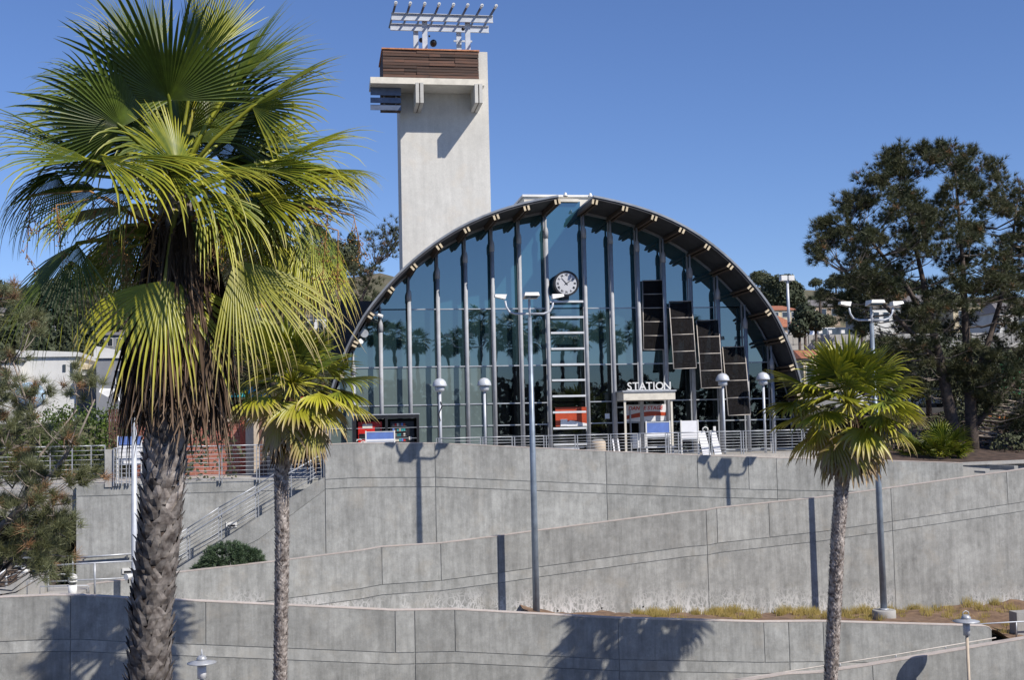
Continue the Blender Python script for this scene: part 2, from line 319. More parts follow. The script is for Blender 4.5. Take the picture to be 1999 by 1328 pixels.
# =====================================================================================
# GROUND, PLAZA, HILLS
# =====================================================================================
def sstruct(name,mb,m,label=None): return mb.build(name,m,None,kind='structure',label=label)
sstruct('ground',MB().box(-900,900,-400,1500,-14,-12.2),'dirt')
sstruct('track_bed',MB().box(-300,300,3,40,-12.1,-11.5),'ballast')
sstruct('near_street',MB().box(-200,200,-120,1.5,-12,0.0),'asphalt')
BW=lambda u:55.3+(u-5.2)*.0647; MW=lambda u:51.3+(u-2.5)*.0909; FWf=lambda u:46.; LW=lambda u:42.
sstruct('plaza',MB().prismz([(0.6,55.7),(12,56.1),(22,56.6),(26.5,57.0),(26.5,90),(0.6,90)],-1.2,0.0),'plaza_paving')
sstruct('lower_plaza',MB().box(-22,0.6,57.25,90,-1.9,-.72),'plaza_paving')
def hill(u,w):
    h=0.
    t=max(0,min(1,(w-96)/230.)); s=t*t*(3-2*t)
    side=34+6*math.sin(u*.013+1)+4*math.sin(u*.031) if u<20 else 31+4*math.sin(u*.03)+(6 if u>60 else u*.1)
    h+=s*side+s*2*math.sin(u*.07)*math.cos(w*.05)
    return h-.9*(1-s)+(-.4 if w<96 else 0)
us=np.concatenate([np.arange(-420,420,14.),[500,700]]); ws=np.concatenate([[60.],np.arange(64,96,8.),np.arange(96,420,10.),[480,600,900]])
V=[(u,w,hill(u,w) if not(0<u<46 and w<90) else -1.4) for w in ws for u in us]; nu=len(us)
Fq=[(j*nu+i,j*nu+i+1,(j+1)*nu+i+1,(j+1)*nu+i) for j in range(len(ws)-1) for i in range(nu-1)]
np_mesh('hillside',V,Fq,'dirt',None,(0,0,0),kind='structure',smooth=True)
mb=MB(); mb.quad([(-420,60,-.93-.4),(-19,60,-1.33),(-19,60,-12.1),(-420,60,-12.1)]); mb.quad([(46,60,-12),(500,60,-12),(500,60,-1.33),(46,60,-1.33)])
sstruct('earth_bank',mb,'dark_soil')

# =====================================================================================
# RETAINING WALLS of the ramps (core + cast panels with recessed joints)
# =====================================================================================
def wall(label,top,wf,w_nom,zbot,full,part,m,thick=.32,h1=1.525,band=.42,cut=None,group='stacked concrete ramp walls below the station'):
    # top: list of pixels on the wall's own face -> (u,z)
    def PW(px,py):
        w=w_nom
        for _ in range(6): w=wf(P(px,py,w)[0])
        return P(px,py,w)
    pl=[PW(*q) for q in top]; u0,u1=pl[0][0],pl[-1][0]
    def ju(px): 
        w=w_nom
        for _ in range(6): w=wf(P(px,1000,w)[0])
        return P(px,1050,w)[0]
    t=thing('retaining_wall',label,'wall',((u0+u1)/2,wf((u0+u1)/2),zbot),group)
    zt=lambda u:interp(pl,u)
    inner=[p[0] for p in pl[1:-1]]
    g=.028
    core=[(u0,zbot)]+[(u1,zbot),(u1,zt(u1))]+[(u,zt(u)) for u in reversed(inner)]+[(u0,zt(u0))]
    MB().prism(core,.03,thick,sk=wf).build('wall_core',m,t)
    us_=[u0]+inner+[u1]; ctop=[(u,zt(u)) for u in us_]+[(u,zt(u)+.035) for u in reversed(us_)]
    MB().prism(ctop,-.012,thick+.012,sk=wf).build('coping','wall_top_sunlit',t)  # added strip, its pale colour paints the sunlit top of the same concrete
    def panel(a,b,ofs_top,ofs_bot,flat=None):
        a+=g/2; b-=g/2
        us_=[a]+[u for u in inner if a+.01<u<b-.01]+[b]
        if flat is not None:
            bot=[(u,flat) for u in (a,b)]
        else: bot=[(u,zt(u)+ofs_bot) for u in us_]
        topl=[(u,zt(u)+ofs_top) for u in us_]
        if flat is not None and min(z for _,z in topl)<flat+.05: return
        MB().prism(bot+topl[::-1],0,.03,sk=wf).build('concrete_panel',m,t)
    pj=[u0]+sorted([ju(x) for x in full+part])+[u1]; fj=[u0]+sorted([ju(x) for x in full])+[u1]
    for a,b in zip(pj,pj[1:]): panel(a,b,0,-h1+g/2)
    for a,b in zip(fj,fj[1:]): panel(a,b,-h1-g/2,-h1-band+g/2)
    for a,b in zip(fj,fj[1:]): panel(a,b,-h1-band-g/2,0,flat=zbot)
    return t,pl
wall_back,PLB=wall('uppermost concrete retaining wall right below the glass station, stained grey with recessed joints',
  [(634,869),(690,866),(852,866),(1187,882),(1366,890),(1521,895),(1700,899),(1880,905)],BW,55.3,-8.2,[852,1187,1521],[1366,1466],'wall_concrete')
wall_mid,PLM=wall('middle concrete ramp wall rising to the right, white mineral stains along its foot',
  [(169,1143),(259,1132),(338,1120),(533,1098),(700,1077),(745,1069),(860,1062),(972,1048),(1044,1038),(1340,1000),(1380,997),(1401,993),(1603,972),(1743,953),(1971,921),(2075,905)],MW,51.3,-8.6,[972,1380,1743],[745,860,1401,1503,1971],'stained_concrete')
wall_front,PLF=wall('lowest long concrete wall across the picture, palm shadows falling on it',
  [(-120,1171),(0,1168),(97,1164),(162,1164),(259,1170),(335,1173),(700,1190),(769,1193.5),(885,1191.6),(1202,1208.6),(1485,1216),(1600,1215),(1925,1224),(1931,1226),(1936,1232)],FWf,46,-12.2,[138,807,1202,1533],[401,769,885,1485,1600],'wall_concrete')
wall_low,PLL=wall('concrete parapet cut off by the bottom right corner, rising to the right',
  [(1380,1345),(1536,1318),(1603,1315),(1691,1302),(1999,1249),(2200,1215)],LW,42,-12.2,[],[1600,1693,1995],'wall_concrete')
# small end wall and ledge at the far right of the upper wall
mb=MB(); a=P(1880,905,57.3); b=P(1936,903,58.2); 
mb.hexa([(a[0],57.35,-3),(40,58.0,-3),(40,58.6,-3),(a[0],57.9,-3),(a[0],57.35,a[1]+.02),(40,58.0,a[1]+.1),(40,58.6,a[1]+.1),(a[0],57.9,a[1]+.02)])
o=mb.build('end_wall','smooth_concrete',None,label='short pale concrete return wall where the upper wall ends at the right edge',cat='wall')
mb=MB(); q0=P(1930,921,54.3); mb.box(q0[0],q0[0]+1.6,54.6,55.6,q0[1]-.1,q0[1]); mb.box(q0[0]+1.5,q0[0]+1.7,54.6,56.8,q0[1]-.1,q0[1]+.22)
mb.build('ledge_block','smooth_concrete',None,label='pale concrete ledge and step at the top end of the ramp, right edge',cat='ledge')
# ramp surfaces (hidden between the walls) and planted beds
def between(name,pla,wa,plb,wb,u0,u1,dz,m,n=24,dzb=None):
    V=[];Fq=[]
    for i in range(n+1):
        u=u0+(u1-u0)*i/n; za=interp(pla,u)+dz; zb=(interp(plb,u)+dzb) if plb else za
        V+=[(u,wa(u)+.3,za),(u,wb(u)+.02,zb)]
    for i in range(n): Fq.append((2*i,2*i+2,2*i+3,2*i+1))
    return np_mesh(name,V,Fq,m,None,(0,0,0),kind='structure')
between('upper_ramp',PLM,MW,None,BW,-9,33,-1.2,'smooth_concrete')
between('lower_ramp',PLF,FWf,None,MW,-15,9,-1.2,'smooth_concrete')
between('bottom_ramp',PLL,LW,None,FWf,12,45,-1.2,'smooth_concrete')
BED=[(8.5,-6.05),(9.31,-6.3),(14.8,-6.66),(24.7,-7.25),(32.6,-7.1),(45,-6.7)]   # soil height at the foot of the middle wall
def bedz(u,w):
    zm=interp(BED,u); zf=min(interp(PLF,min(u,26.2))-.18,zm+.45); t=max(0,min(1,(w-46.3)/(MW(u)-46.3)))
    if u>26.5: zf=zf-.9*min(1,(u-26.5)/2)
    return zf+(zm-zf)*t+.07*math.sin(u*2.1+w)+.05*math.sin(u*5.3-w*3)
us=np.arange(8.3,45,.4); V=[];nw=10
for u in us:
    for k in range(nw): w=46.25+(MW(u)+.02-46.25)*k/(nw-1); V.append((u,w,bedz(u,w)))
Fq=[(i*nw+k,(i+1)*nw+k,(i+1)*nw+k+1,i*nw+k+1) for i in range(len(us)-1) for k in range(nw-1)]
np_mesh('planting_bed',V,Fq,'soil',None,(0,0,0),kind='structure',smooth=True)
# dry grass tufts in the bed: uncountable -> one object
rng=np.random.default_rng(5); V=[];Fq=[]
cl=[(u,w,r) for u,w,r in zip(rng.uniform(12.5,36,330),rng.uniform(0,1,330),rng.uniform(.18,.42,330))]
for u,t,r in cl:
    w=MW(u)-.15-t*t*(3.2 if u<26 else 5.5)
    if w<46.5: continue
    if math.sin(u*1.9)+.7*math.sin(u*4.7+1)<rng.uniform(-1.3,.7): continue
    z=bedz(u,w)
    for _ in range(42):
        an=rng.uniform(0,6.28); rr=r*rng.uniform(.0,.7); h=r*rng.uniform(.5,1.25); bu=u+rng.normal(0,.12); bw=w+rng.normal(0,.1)
        if bw>MW(bu)-.03: bw=MW(bu)-.03
        i=len(V); V+=[(bu-.012,bw,z-.03),(bu+.012,bw,z-.03),(bu+rr*math.cos(an),min(bw+rr*math.sin(an),MW(bu)-.02),z+h)]; Fq.append((i,i+1,i+2))
np_mesh('dry_grass',V,Fq,'dry_grass',None,(24,50,-7),label='dry yellow grass tufts growing along the soil bed below the middle wall',kind='stuff')
# weep holes
for px,py in ((1089,1193),(1175,1188),(1256,1185),(1352,1201)):
    w=MW(P(px,py,51.9)[0]); q=P(px,py,w); mb=MB(); mb.tube([(q[0],w-.02,q[1]),(q[0],w+.01,q[1])],.035,8); mb.build('weep_hole','black',wall_mid)
# =====================================================================================
# LEFT STAIR BLOCK, far left wall
# =====================================================================================
W4=57.0
ul=P(150,945,W4)[0]; ur=P(655,938,W4)[0]; ztop=-.58
t4=thing('retaining_wall','pale grey concrete wall at the left behind the stair railing, blank face under a paved terrace','wall',((ul+ur)/2,W4,-6),'stacked concrete ramp walls below the station')
MB().box(ul,ur,W4+.03,W4+.35,-8,ztop).build('wall_core','wall_concrete',t4)
um=P(560,955,W4)[0]
for a,b in ((ul,ur),):
    MB().box(a,b,W4,W4+.03,ztop-.5,ztop).build('concrete_panel','wall_concrete',t4); MB().box(a,b,W4,W4+.03,-8,ztop-.53).build('concrete_panel','wall_concrete',t4)
MB().box(ul-.02,ul+.0,W4,W4+3.,-8,ztop).build('side_wall','wall_concrete',t4)
mb=MB().box(P(205,900,W4)[0],P(222,900,W4)[0],W4-.06,W4+.4,-.72,P(210,878,W4)[1]); mb.build('end_pier','smooth_concrete',t4)
# stair stringer wall
WS=55.0
pl=[P(634,932,WS),P(505,1010,WS),P(345,1112,WS),P(300,1135,WS)]
ts=thing('stair_wall','sloping concrete stair wall descending to the left below the cable railing','stair',(pl[2][0],WS,-8),None)
MB().prism([(pl[0][0],-8.2),(pl[0][0],pl[0][1])]+pl[1:]+[(pl[3][0],-8.2)],.03,.3,sk=lambda u:WS).build('wall_core','wall_concrete',ts)
hh=.95
MB().prism([pl[0]]+pl[1:3]+[(pl[2][0],pl[2][1]-hh+.5),(pl[1][0],pl[1][1]-hh),(pl[0][0],pl[0][1]-.55)],0,.03,sk=lambda u:WS).build('concrete_panel','wall_concrete',ts)
MB().prism([(pl[0][0],pl[0][1]-.58),(pl[1][0],pl[1][1]-hh-.03),(pl[2][0],pl[2][1]-hh+.45),(pl[3][0],pl[3][1]-.6),(pl[3][0],-8.2),(pl[0][0],-8.2)],0,.03,sk=lambda u:WS).build('concrete_panel','wall_concrete',ts)
for k in range(20):
    f=k/20; u=pl[0][0]+(pl[2][0]-pl[0][0])*f; z=pl[0][1]+(pl[2][1]-pl[0][1])*f-.1
    MB().box(u-.35,u,WS+.32,W4-.02,z-.6,z-.17).build('step','smooth_concrete',ts)
# recessed step lights on the wall behind
for px,py,lab in ((452,1025,'small rectangular wall light halfway up the stair'),(250,1115,'small rectangular wall light low beside the big palm trunk')):
    q=P(px,py,W4); t=thing('wall_light',lab,'light',(q[0],W4-.05,q[1]))
    MB().box(q[0]-.24,q[0]+.24,W4-.05,W4-.002,q[1]-.12,q[1]+.12).build('housing','white_paint',t)
    MB().box(q[0]-.17,q[0]+.17,W4-.058,W4-.05,q[1]-.09,q[1]+.0).build('lens','black',t)
# =====================================================================================
# STATION BUILDING
# =====================================================================================
AX=12.40; GW=61.; CW=60.45
ARC=[(0,12.45),(0.91,12.33),(2.46,12.01),(3.97,11.56),(5.43,10.92),(6.75,10.11),(7.98,9.12),(9.06,8.01),(10.0,6.8),(10.76,5.4),(11.3,4.05),(11.75,2.55),(12.12,1.1),(12.35,0)]
def arc_z(h): return interp(ARC,abs(h))
def dense(step=.4):
    # Catmull-Rom through ARC, right half
    pts=[(-.91,12.33)]+ARC+[(12.5,-1)]; out=[]
    for i in range(1,len(pts)-2):
        for k in range(4):
            t=k/4; a,b,c,d=pts[i-1],pts[i],pts[i+1],pts[i+2]
            out.append(tuple(.5*((2*b[j])+(-a[j]+c[j])*t+(2*a[j]-5*b[j]+4*c[j]-d[j])*t*t+(-a[j]+3*b[j]-3*c[j]+d[j])*t**3) for j in (0,1)))
    out.append(ARC[-1]); return out
DA=dense()
def normals(P_):
    o=[]
    for i in range(len(P_)):
        a=P_[max(i-1,0)]; b=P_[min(i+1,len(P_)-1)]; dx,dz=b[0]-a[0],b[1]-a[1]; l=math.hypot(dx,dz); o.append((-dz/l,dx/l))
    return [(-x,-z) if z<0 or (abs(z)<1e-6 and x<0) else (x,z) for x,z in o]
NA=normals(DA)
def wedge(z): return 59.4-(min(z,12.6)-2.5)/10*1.9
st=thing('station_building','arched glass station front under a curved metal vault roof','building',(AX,GW,0))
def vault(name,m,sgn,o0,o1,back0,w1,hmin=.84):
    mb=MB(); ring=[]
    pp=[(h,z,n) for (h,z),n in zip(DA,NA) if h>hmin]; pp=[(hmin,interp(DA,hmin),(0.08,1))]+pp
    for h,z,n in pp:
        a=(AX+sgn*(h+n[0]*o0),z+n[1]*o0); b=(AX+sgn*(h+n[0]*o1),z+n[1]*o1); wf=wedge(z)+back0
        ring.append([(a[0],wf,a[1]),(b[0],wf,b[1]),(b[0],w1,b[1]),(a[0],w1,a[1])])
    i=0; n=len(ring)
    for r in ring: mb.v+=r
    for k in range(n-1):
        for j in range(4): j2=(j+1)%4; q=(k*4+j,k*4+j2,(k+1)*4+j2,(k+1)*4+j); mb.f.append(q if sgn>0 else q[::-1]); mb.sm.append(False)
    mb.f.append((0,1,2,3)); mb.f.append(((n-1)*4+3,(n-1)*4+2,(n-1)*4+1,(n-1)*4)); mb.sm+=[False,False]
    return mb.build(name,m,st)
for sgn in (-1,1):
    vault('roof_sheet','roof_sheet',sgn,.235,.33,0,86)
    vault('roof_deck','dark_deck',sgn,.14,.235,.05,86)
# ridge skylight
MB().box(AX-1.75,AX+1.75,GW+1.2,86,12.35,13.45).build('ridge_skylight','cream_paint',st)
mb=MB(); mb.box(AX-1.85,AX+1.85,GW+1.1,86,13.45,13.56); mb.build('ridge_cap','white_paint',st)
MB().box(AX-.84,AX+.84,GW-.2,GW+1.3,12.95,13.1).build('ridge_flashing','cream_paint',st)
for du in (-.3,.95):
    MB().lathe((AX+du,58.6,12.8 if du<0 else 12.78),[(.12,0),(.12,.05),(.07,.1),(.07,.16),(.02,.2)],8).build('ridge_vent','white_paint',st)
# purlins at even arc spacing, each a pair of timbers with pale ends
L=[0]
for a,b in zip(DA,DA[1:]): L.append(L[-1]+math.hypot(b[0]-a[0],b[1]-a[1]))
def at_len(s):
    for k in range(len(L)-1):
        if L[k]<=s<=L[k+1]:
            t=(s-L[k])/(L[k+1]-L[k]); h=DA[k][0]+(DA[k+1][0]-DA[k][0])*t; z=DA[k][1]+(DA[k+1][1]-DA[k][1])*t; return h,z,NA[k]
    return None
s=.93
while s<L[-1]-.3:
    h,z,n=at_len(s)
    for sgn in (-1,1):
        nx,nz=sgn*n[0],n[1]; tx,tz=nz,-nx; c=(AX+sgn*h,z)
        mb=MB(); me=MB(); wf=wedge(z)-.02
        for o in (-.095,.095):
            q=lambda a,b:(c[0]+tx*(o+a)+nx*b, c[1]+tz*(o+a)+nz*b)
            corners=[q(-.05,-.11),q(.05,-.11),q(.05,.12),q(-.05,.12)]
            mb.hexa([(corners[0][0],wf+.03,corners[0][1]),(corners[1][0],wf+.03,corners[1][1]),(corners[1][0],GW+2,corners[1][1]),(corners[0][0],GW+2,corners[0][1]),(corners[3][0],wf+.03,corners[3][1]),(corners[2][0],wf+.03,corners[2][1]),(corners[2][0],GW+2,corners[2][1]),(corners[3][0],GW+2,corners[3][1])])
            me.prism(corners,wf,wf+.028)
        p=mb.build('purlin','dark_timber',st); me.build('end_cap','beam_end',p)
    s+=1.535
# mullions, columns, transoms, panes
offs=[.98,2.36,3.74,5.1,6.5,7.93,9.35,10.7,11.85]; OF=sorted([-o for o in offs]+offs)
TR=[0.12,1.64,2.73,4.62,7.5]
def inz(h): return interp([(a,b) for a,b in ARC],abs(h))+.05
for o in OF:
    zt=inz(o)-.02; u=AX+o
    MB().box(u-.035,u+.035,GW-.06,GW+.06,0,zt).build('mullion','mullion',st)
    if abs(o)>11.5: continue
    ct=zt-1.33 if abs(o)<10 else zt-1.3
    col=MB().tube([(u,CW,0),(u,CW,ct)],.10,14).build('column','column_steel',st)
    MB().lathe((u,CW,ct),[(.10,0),(.125,.0),(.125,.35),(.09,.5),(.05,.58),(.05,zt-ct-.1)],12).build('column_head','column_steel',col)
for o in OF:
    pass
def zmax_clip(a,b,z0,z1):
    n=6; pts=[(AX+a+(b-a)*k/n, min(z1,inz(a+(b-a)*k/n))) for k in range(n+1)]
    pts=[(u,z) for u,z in pts if z>z0+.02]
    return pts
bays=list(zip(OF,OF[1:]))
for bi,(a,b) in enumerate(bays):
    door = (AX+b>14.9 and AX+a<17.4)
    rows=TR+[99]
    if a+.01<0<b: pass
    for ri,(z0,z1) in enumerate(zip(rows,rows[1:])):
        tp=zmax_clip(a+.04,b-.04,z0,z1-.03)
        if door and ri<1 : continue
        if len(tp)<2: continue
        if a<0<b and ri==4: tp=[(AX+a+.04,13.0),(AX+b-.04,13.0)]
        poly=[(tp[0][0],z0+.03),(tp[-1][0],z0+.03)]+tp[::-1]
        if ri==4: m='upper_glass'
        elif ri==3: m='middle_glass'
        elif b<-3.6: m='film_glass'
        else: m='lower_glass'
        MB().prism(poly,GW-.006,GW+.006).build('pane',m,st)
    for ri,z in enumerate(TR):
        if a<0<b and z>1 : continue
        if door and ri<1: continue
        if z<inz(a)-.2 and z<inz(b)-.2:
            MB().box(AX+a+.036,AX+b-.036,GW-.05,GW+.05,z-.027,z+.027).build('transom','transom',st)
# curved head frame of the glazing
for sgn in (-1,1):
    mb=MB()
    for (h0,z0),(h1,z1) in zip(DA,DA[1:]):
        if h0<.84: continue
        mb.hexa([(AX+sgn*h0,GW-.08,z0+.02),(AX+sgn*h1,GW-.08,z1+.02),(AX+sgn*h1,GW+.08,z1+.02),(AX+sgn*h0,GW+.08,z0+.02),(AX+sgn*h0,GW-.08,z0+.15),(AX+sgn*h1,GW-.08,z1+.15),(AX+sgn*h1,GW+.08,z1+.15),(AX+sgn*h0,GW+.08,z0+.15)])
    mb.build('glazing_head','mullion',st)
# ladder rungs between the two centre columns
for py in (589,619.6,650,681,712,742.5,773.5,805,836.5,868):
    z=P(1110,py,CW)[1]; MB().box(AX-.85,AX+.85,CW-.06,CW+.06,z-.05,z+.05).build('rung','rung_metal',st)
MB().box(AX-.75,AX+.75,CW+.15,CW+.5,.42,.5).build('bench_rail','rung_metal',st)
# angled mesh sun screens on the right
SCR=[((1254,548),(1298,547),(1256,683),(1300,683),60.75,60.5,5.0,[.2,.4,.6,.8]),
     ((1306,589),(1350,588),(1315,721),(1359,719),60.3,59.1,4,[.25,.5,.75]),
     ((1359,626),(1402,625),(1369,758.5),(1411,757),60.3,59.1,4,[.25,.5,.75]),
     ((1410,678),(1453,677),(1421.5,812),(1465,810),60.3,59.1,4,[.25,.5,.75])]
for (tl,tr_,bl,br,wt,wb,_,cuts) in SCR:
    A=Vector(P3(*tl,wt));B=Vector(P3(*tr_,wt));C=Vector(P3(*bl,wb));D=Vector(P3(*br,wb)); nrm=(B-A).cross(C-A).normalized()*.015
    pan=MB(); pan.hexa([C-nrm,D-nrm,D+nrm,C+nrm,A-nrm,B-nrm,B+nrm,A+nrm]); po=pan.build('sun_screen','screen_mesh',st)
    for t_ in [0]+cuts+[1]:
        MB().tube([A+(C-A)*t_-nrm*1.4,B+(D-B)*t_-nrm*1.4],.022,4).build('crossbar','screen_frame',po)
    for q0,q1 in ((A,C),(B,D)): MB().tube([q0-nrm*1.4,q1-nrm*1.4],.026,4).build('side_rail','screen_frame',po)
# side walls and inside of the hall
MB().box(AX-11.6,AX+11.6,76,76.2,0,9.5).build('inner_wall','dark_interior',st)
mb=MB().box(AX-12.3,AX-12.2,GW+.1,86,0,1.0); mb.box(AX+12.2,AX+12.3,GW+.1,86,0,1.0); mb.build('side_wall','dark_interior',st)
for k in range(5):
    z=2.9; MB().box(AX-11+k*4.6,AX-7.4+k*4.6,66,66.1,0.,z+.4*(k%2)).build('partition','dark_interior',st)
# entrance canopy
WD=59.0
c0=P(1217,763,WD); c1=P(1318,763,WD); zb=P(1270,781,WD)[1]; zt=P(1270,762,WD)[1]
en=MB().box(c0[0],c1[0],WD,GW-.1,zb,zt-.08).build('entrance_canopy','cream_paint',st)
MB().box(c0[0]-.06,c1[0]+.05,WD-.06,GW-.1,zt-.08,zt).build('canopy_edge','galvanised',en)
for u in (c0[0]+.08,c1[0]-.18): MB().box(u-.05,u+.05,WD+.08,WD+.18,0,zb).build('canopy_post','cream_paint',en)
for u in (c0[0]+.55,): MB().box(u-.04,u+.04,GW-.06,GW+.06,0,zb).build('door_frame','galvanised',st)
MB().box(c0[0]+.05,c1[0]-.1,GW-.05,GW+.05,zb-.35,zb-.27).build('door_frame','galvanised',st)
MB().box(c0[0]+.75,c0[0]+.79,GW-.3,GW-.1,0,2.3).build('door_leaf_edge','galvanised',st)
MB().box(c0[0]+.85,c0[0]+1.6,GW-.2,GW-.18,.35,1.05).build('notice','sign_white',st)
# STATION letters standing on the canopy
us_=[1226,1240,1253,1266,1278.5,1285,1302]; tx='STATION'
x=P(1224,757,WD)[0]; x1=P(1310.5,757,WD)[0]; hgt=.385
adv=[.74,.80,.93,.76,.42,1.02,.9]; tot=sum(adv); cur=x
for ch,ad in zip(tx,adv):
    w_=(x1-x)*ad/tot; mb=text_shape(ch,hgt/.70,cur+w_/2,WD+.1,zt+.02,.06,'CENTER',bold=.004); mb.build('letter','white_paint',st,label='white raised capital letter '+ch); cur+=w_
MB().box(x,x1,WD+.09,WD+.12,zt,zt+.03).build('letter_rail','white_paint',st)
# clock on top of the ladder
cc=P(1105.5,553.5,CW-.35); R0=.60
ck=thing('wall_clock','round white clock with roman numerals and a dark rim above the ladder frame','clock',(cc[0],CW-.35,cc[1]-.6))
MB().tube([(cc[0],CW-.35,cc[1]),(cc[0],CW+.12,cc[1])],.64,32).build('case','black',ck)
MB().tube([(cc[0],CW-.36,cc[1]),(cc[0],CW-.35,cc[1])],.54,32).build('dial','clock_face',ck)
mb=MB()
for k in range(48):
    a0=k/48*2*math.pi; a1=(k+1)/48*2*math.pi
    mb.hexa([(cc[0]+r*math.sin(a),w,cc[1]+r*math.cos(a)) for w in (CW-.40,CW-.35) for r,a in ((.56,a0),(.56,a1),(.64,a1),(.64,a0))])
mb.build('rim','black',ck)
for k,nm in enumerate(['XII','I','II','III','IIII','V','VI','VII','VIII','IX','X','XI']):
    a=k*math.pi/6; mb=text_shape(nm,.15,0,0,-.053,.006,'CENTER',spacing=.85,bold=.004); ca,sa=math.cos(-a),math.sin(-a); r=.435
    mb.v=[(cc[0]+r*math.sin(a)+(u*ca-z*sa),CW-.366+w,cc[1]+r*math.cos(a)+(u*sa+z*ca)) for u,w,z in mb.v]; mb.build('numeral','black',ck)
def hand(ang,l,wd,nm,wo):
    a=R(ang); d=(math.sin(a),math.cos(a)); p=(d[1],-d[0]); pts=[(cc[0]+d[0]*s_+p[0]*w_,cc[1]+d[1]*s_+p[1]*w_) for s_,w_ in ((-.1,-wd),(-.1,wd),(l,wd*.4),(l,-wd*.4))]
    MB().prism(pts,CW-.38-wo,CW-.372-wo).build(nm,'black',ck)
hand(57,.42,.018,'minute_hand',.006); hand(-42,.36,.022,'hour_hand',0)
MB().box(cc[0]-.16,cc[0]+.16,CW-.15,CW+.1,cc[1]-.80,cc[1]-.62).build('bracket','black',ck)
# banner and poster board set just in front of the glass
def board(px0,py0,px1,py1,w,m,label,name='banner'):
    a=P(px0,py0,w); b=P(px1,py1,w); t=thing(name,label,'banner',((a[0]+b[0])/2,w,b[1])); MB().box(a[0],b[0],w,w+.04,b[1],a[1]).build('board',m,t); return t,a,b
t,a,b=board(1218,791,1302,822,60.9,'sign_white','white banner with orange wave and red lettering at the entrance')
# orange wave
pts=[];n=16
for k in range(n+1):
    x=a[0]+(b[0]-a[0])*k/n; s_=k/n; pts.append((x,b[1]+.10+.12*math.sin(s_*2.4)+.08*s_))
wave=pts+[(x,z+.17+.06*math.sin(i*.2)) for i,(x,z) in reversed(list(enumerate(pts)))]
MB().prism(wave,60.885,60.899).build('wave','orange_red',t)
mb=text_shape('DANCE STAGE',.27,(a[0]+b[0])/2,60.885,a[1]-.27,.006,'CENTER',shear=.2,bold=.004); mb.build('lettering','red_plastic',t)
t,a,b=board(1084,796,1147,832,60.88,'orange_red','red orange poster board with a white curve behind the ladder')
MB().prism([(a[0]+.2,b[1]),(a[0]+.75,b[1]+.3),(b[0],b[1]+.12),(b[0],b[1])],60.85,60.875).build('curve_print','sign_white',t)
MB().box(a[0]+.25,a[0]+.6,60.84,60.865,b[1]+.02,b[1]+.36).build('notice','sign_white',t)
q=P(1182,813,61.3); tn=thing('notice_sheet','small white notice taped inside the glass left of the entrance','notice',(q[0],60.9,q[1])); MB().box(q[0]-.12,q[0]+.12,60.9,60.91,q[1]-.13,q[1]+.13).build('sheet','sign_white',tn)
# security camera, flood lamp and speaker under the left eave
q=P(735,615,59.6); t=thing('security_camera','white tube security camera under the left eave of the arch','camera',(q[0],59.6,q[1]))
MB().tube([(q[0]-.28,59.5,q[1]+.08),(q[0]+.28,59.3,q[1]-.1)],.085,10).build('housing','white_paint',t); MB().tube([(q[0]-.1,59.5,q[1]+.05),(q[0]-.3,60.0,q[1]+.3)],.03,6).build('arm','white_paint',t)
q=P(711,652,59.8); t=thing('loudspeaker','grey round loudspeaker under the left eave of the arch','speaker',(q[0],59.8,q[1]))
MB().tube([(q[0],59.55,q[1]),(q[0],59.85,q[1])],[.2,.09],14).build('horn','galvanised',t); MB().box(q[0]-.3,q[0]-.05,59.85,60.2,q[1]-.1,q[1]+.1).build('body','galvanised',t)
q=P(700,667,59.8); t=thing('flood_lamp','small pale flood lamp below the loudspeaker at the left eave','lamp',(q[0],59.8,q[1]))
MB().tube([(q[0]+.12,59.6,q[1]),(q[0]-.1,59.9,q[1]-.05)],[.13,.06],12).build('shade','white_paint',t); MB().tube([(q[0]-.1,59.9,q[1]-.05),(q[0]-.35,60.1,q[1]+.1)],.03,6).build('arm','galvanised',t)
# =====================================================================================
# CLOCK TOWER (slab tower behind)
# =====================================================================================
TW=67.; tu0=4.63; tu1=9.62; ttop=P(945,101,TW)[1]
tw=thing('tower','tall plastered slab tower with a plank box, louvres and pipe trellis on top','tower',(7.1,TW,0))
mb=MB(); mb.hexa([(tu0+.02,TW,0),(tu1,TW,0),(tu1,TW+2.6,0),(tu0+.02,TW+2.6,0),(tu0,TW,ttop),(tu1-.05,TW,ttop),(tu1-.05,TW+2.6,ttop),(tu0,TW+2.6,ttop)]); mb.build('shaft','tower_plaster',tw)
WB=65.3
bx0=P(747,95,WB)[0]; bx1=P(934,98,WB)[0]; bz1=P(840,96,WB)[1]; bz0=P(840,152,WB)[1]
MB().box(bx0+.05,bx1-.05,WB+.06,TW+1.6,bz0,bz1-.03).build('box_core','dark_timber',tw)
rows=9; rh=(bz1-bz0-.08)/rows
for r_ in range(rows):
    z0=bz0+.0+r_*rh; cuts=sorted(random.sample([.22,.35,.48,.6,.75],2)); e=[0]+cuts+[1]
    for a,b in zip(e,e[1:]):
        ua=bx0+(bx1-bx0)*a+.005; ub=bx0+(bx1-bx0)*b-.005; pr=random.uniform(-.03,.03); tl=random.uniform(-.015,.02)
        MB().hexa([(ua,WB+pr,z0+.012),(ub,WB+pr+tl,z0+.012),(ub,WB+.07,z0+.012),(ua,WB+.07,z0+.012),(ua,WB+pr+.015,z0+rh-.012+random.uniform(-.012,.01)),(ub,WB+pr+tl+.015,z0+rh-.012),(ub,WB+.07,z0+rh-.012),(ua,WB+.07,z0+rh-.012)]).build('plank','weathered_plank',tw)
    MB().box(bx0,bx0+.05,WB+.08,TW+1.6,z0+.015,z0+rh-.01).build('plank','weathered_plank',tw)
MB().box(bx0-.06,bx1+.05,WB-.06,TW+1.7,bz1-.05,bz1+.02).build('coping','orange_trim',tw)
WSl=65.2
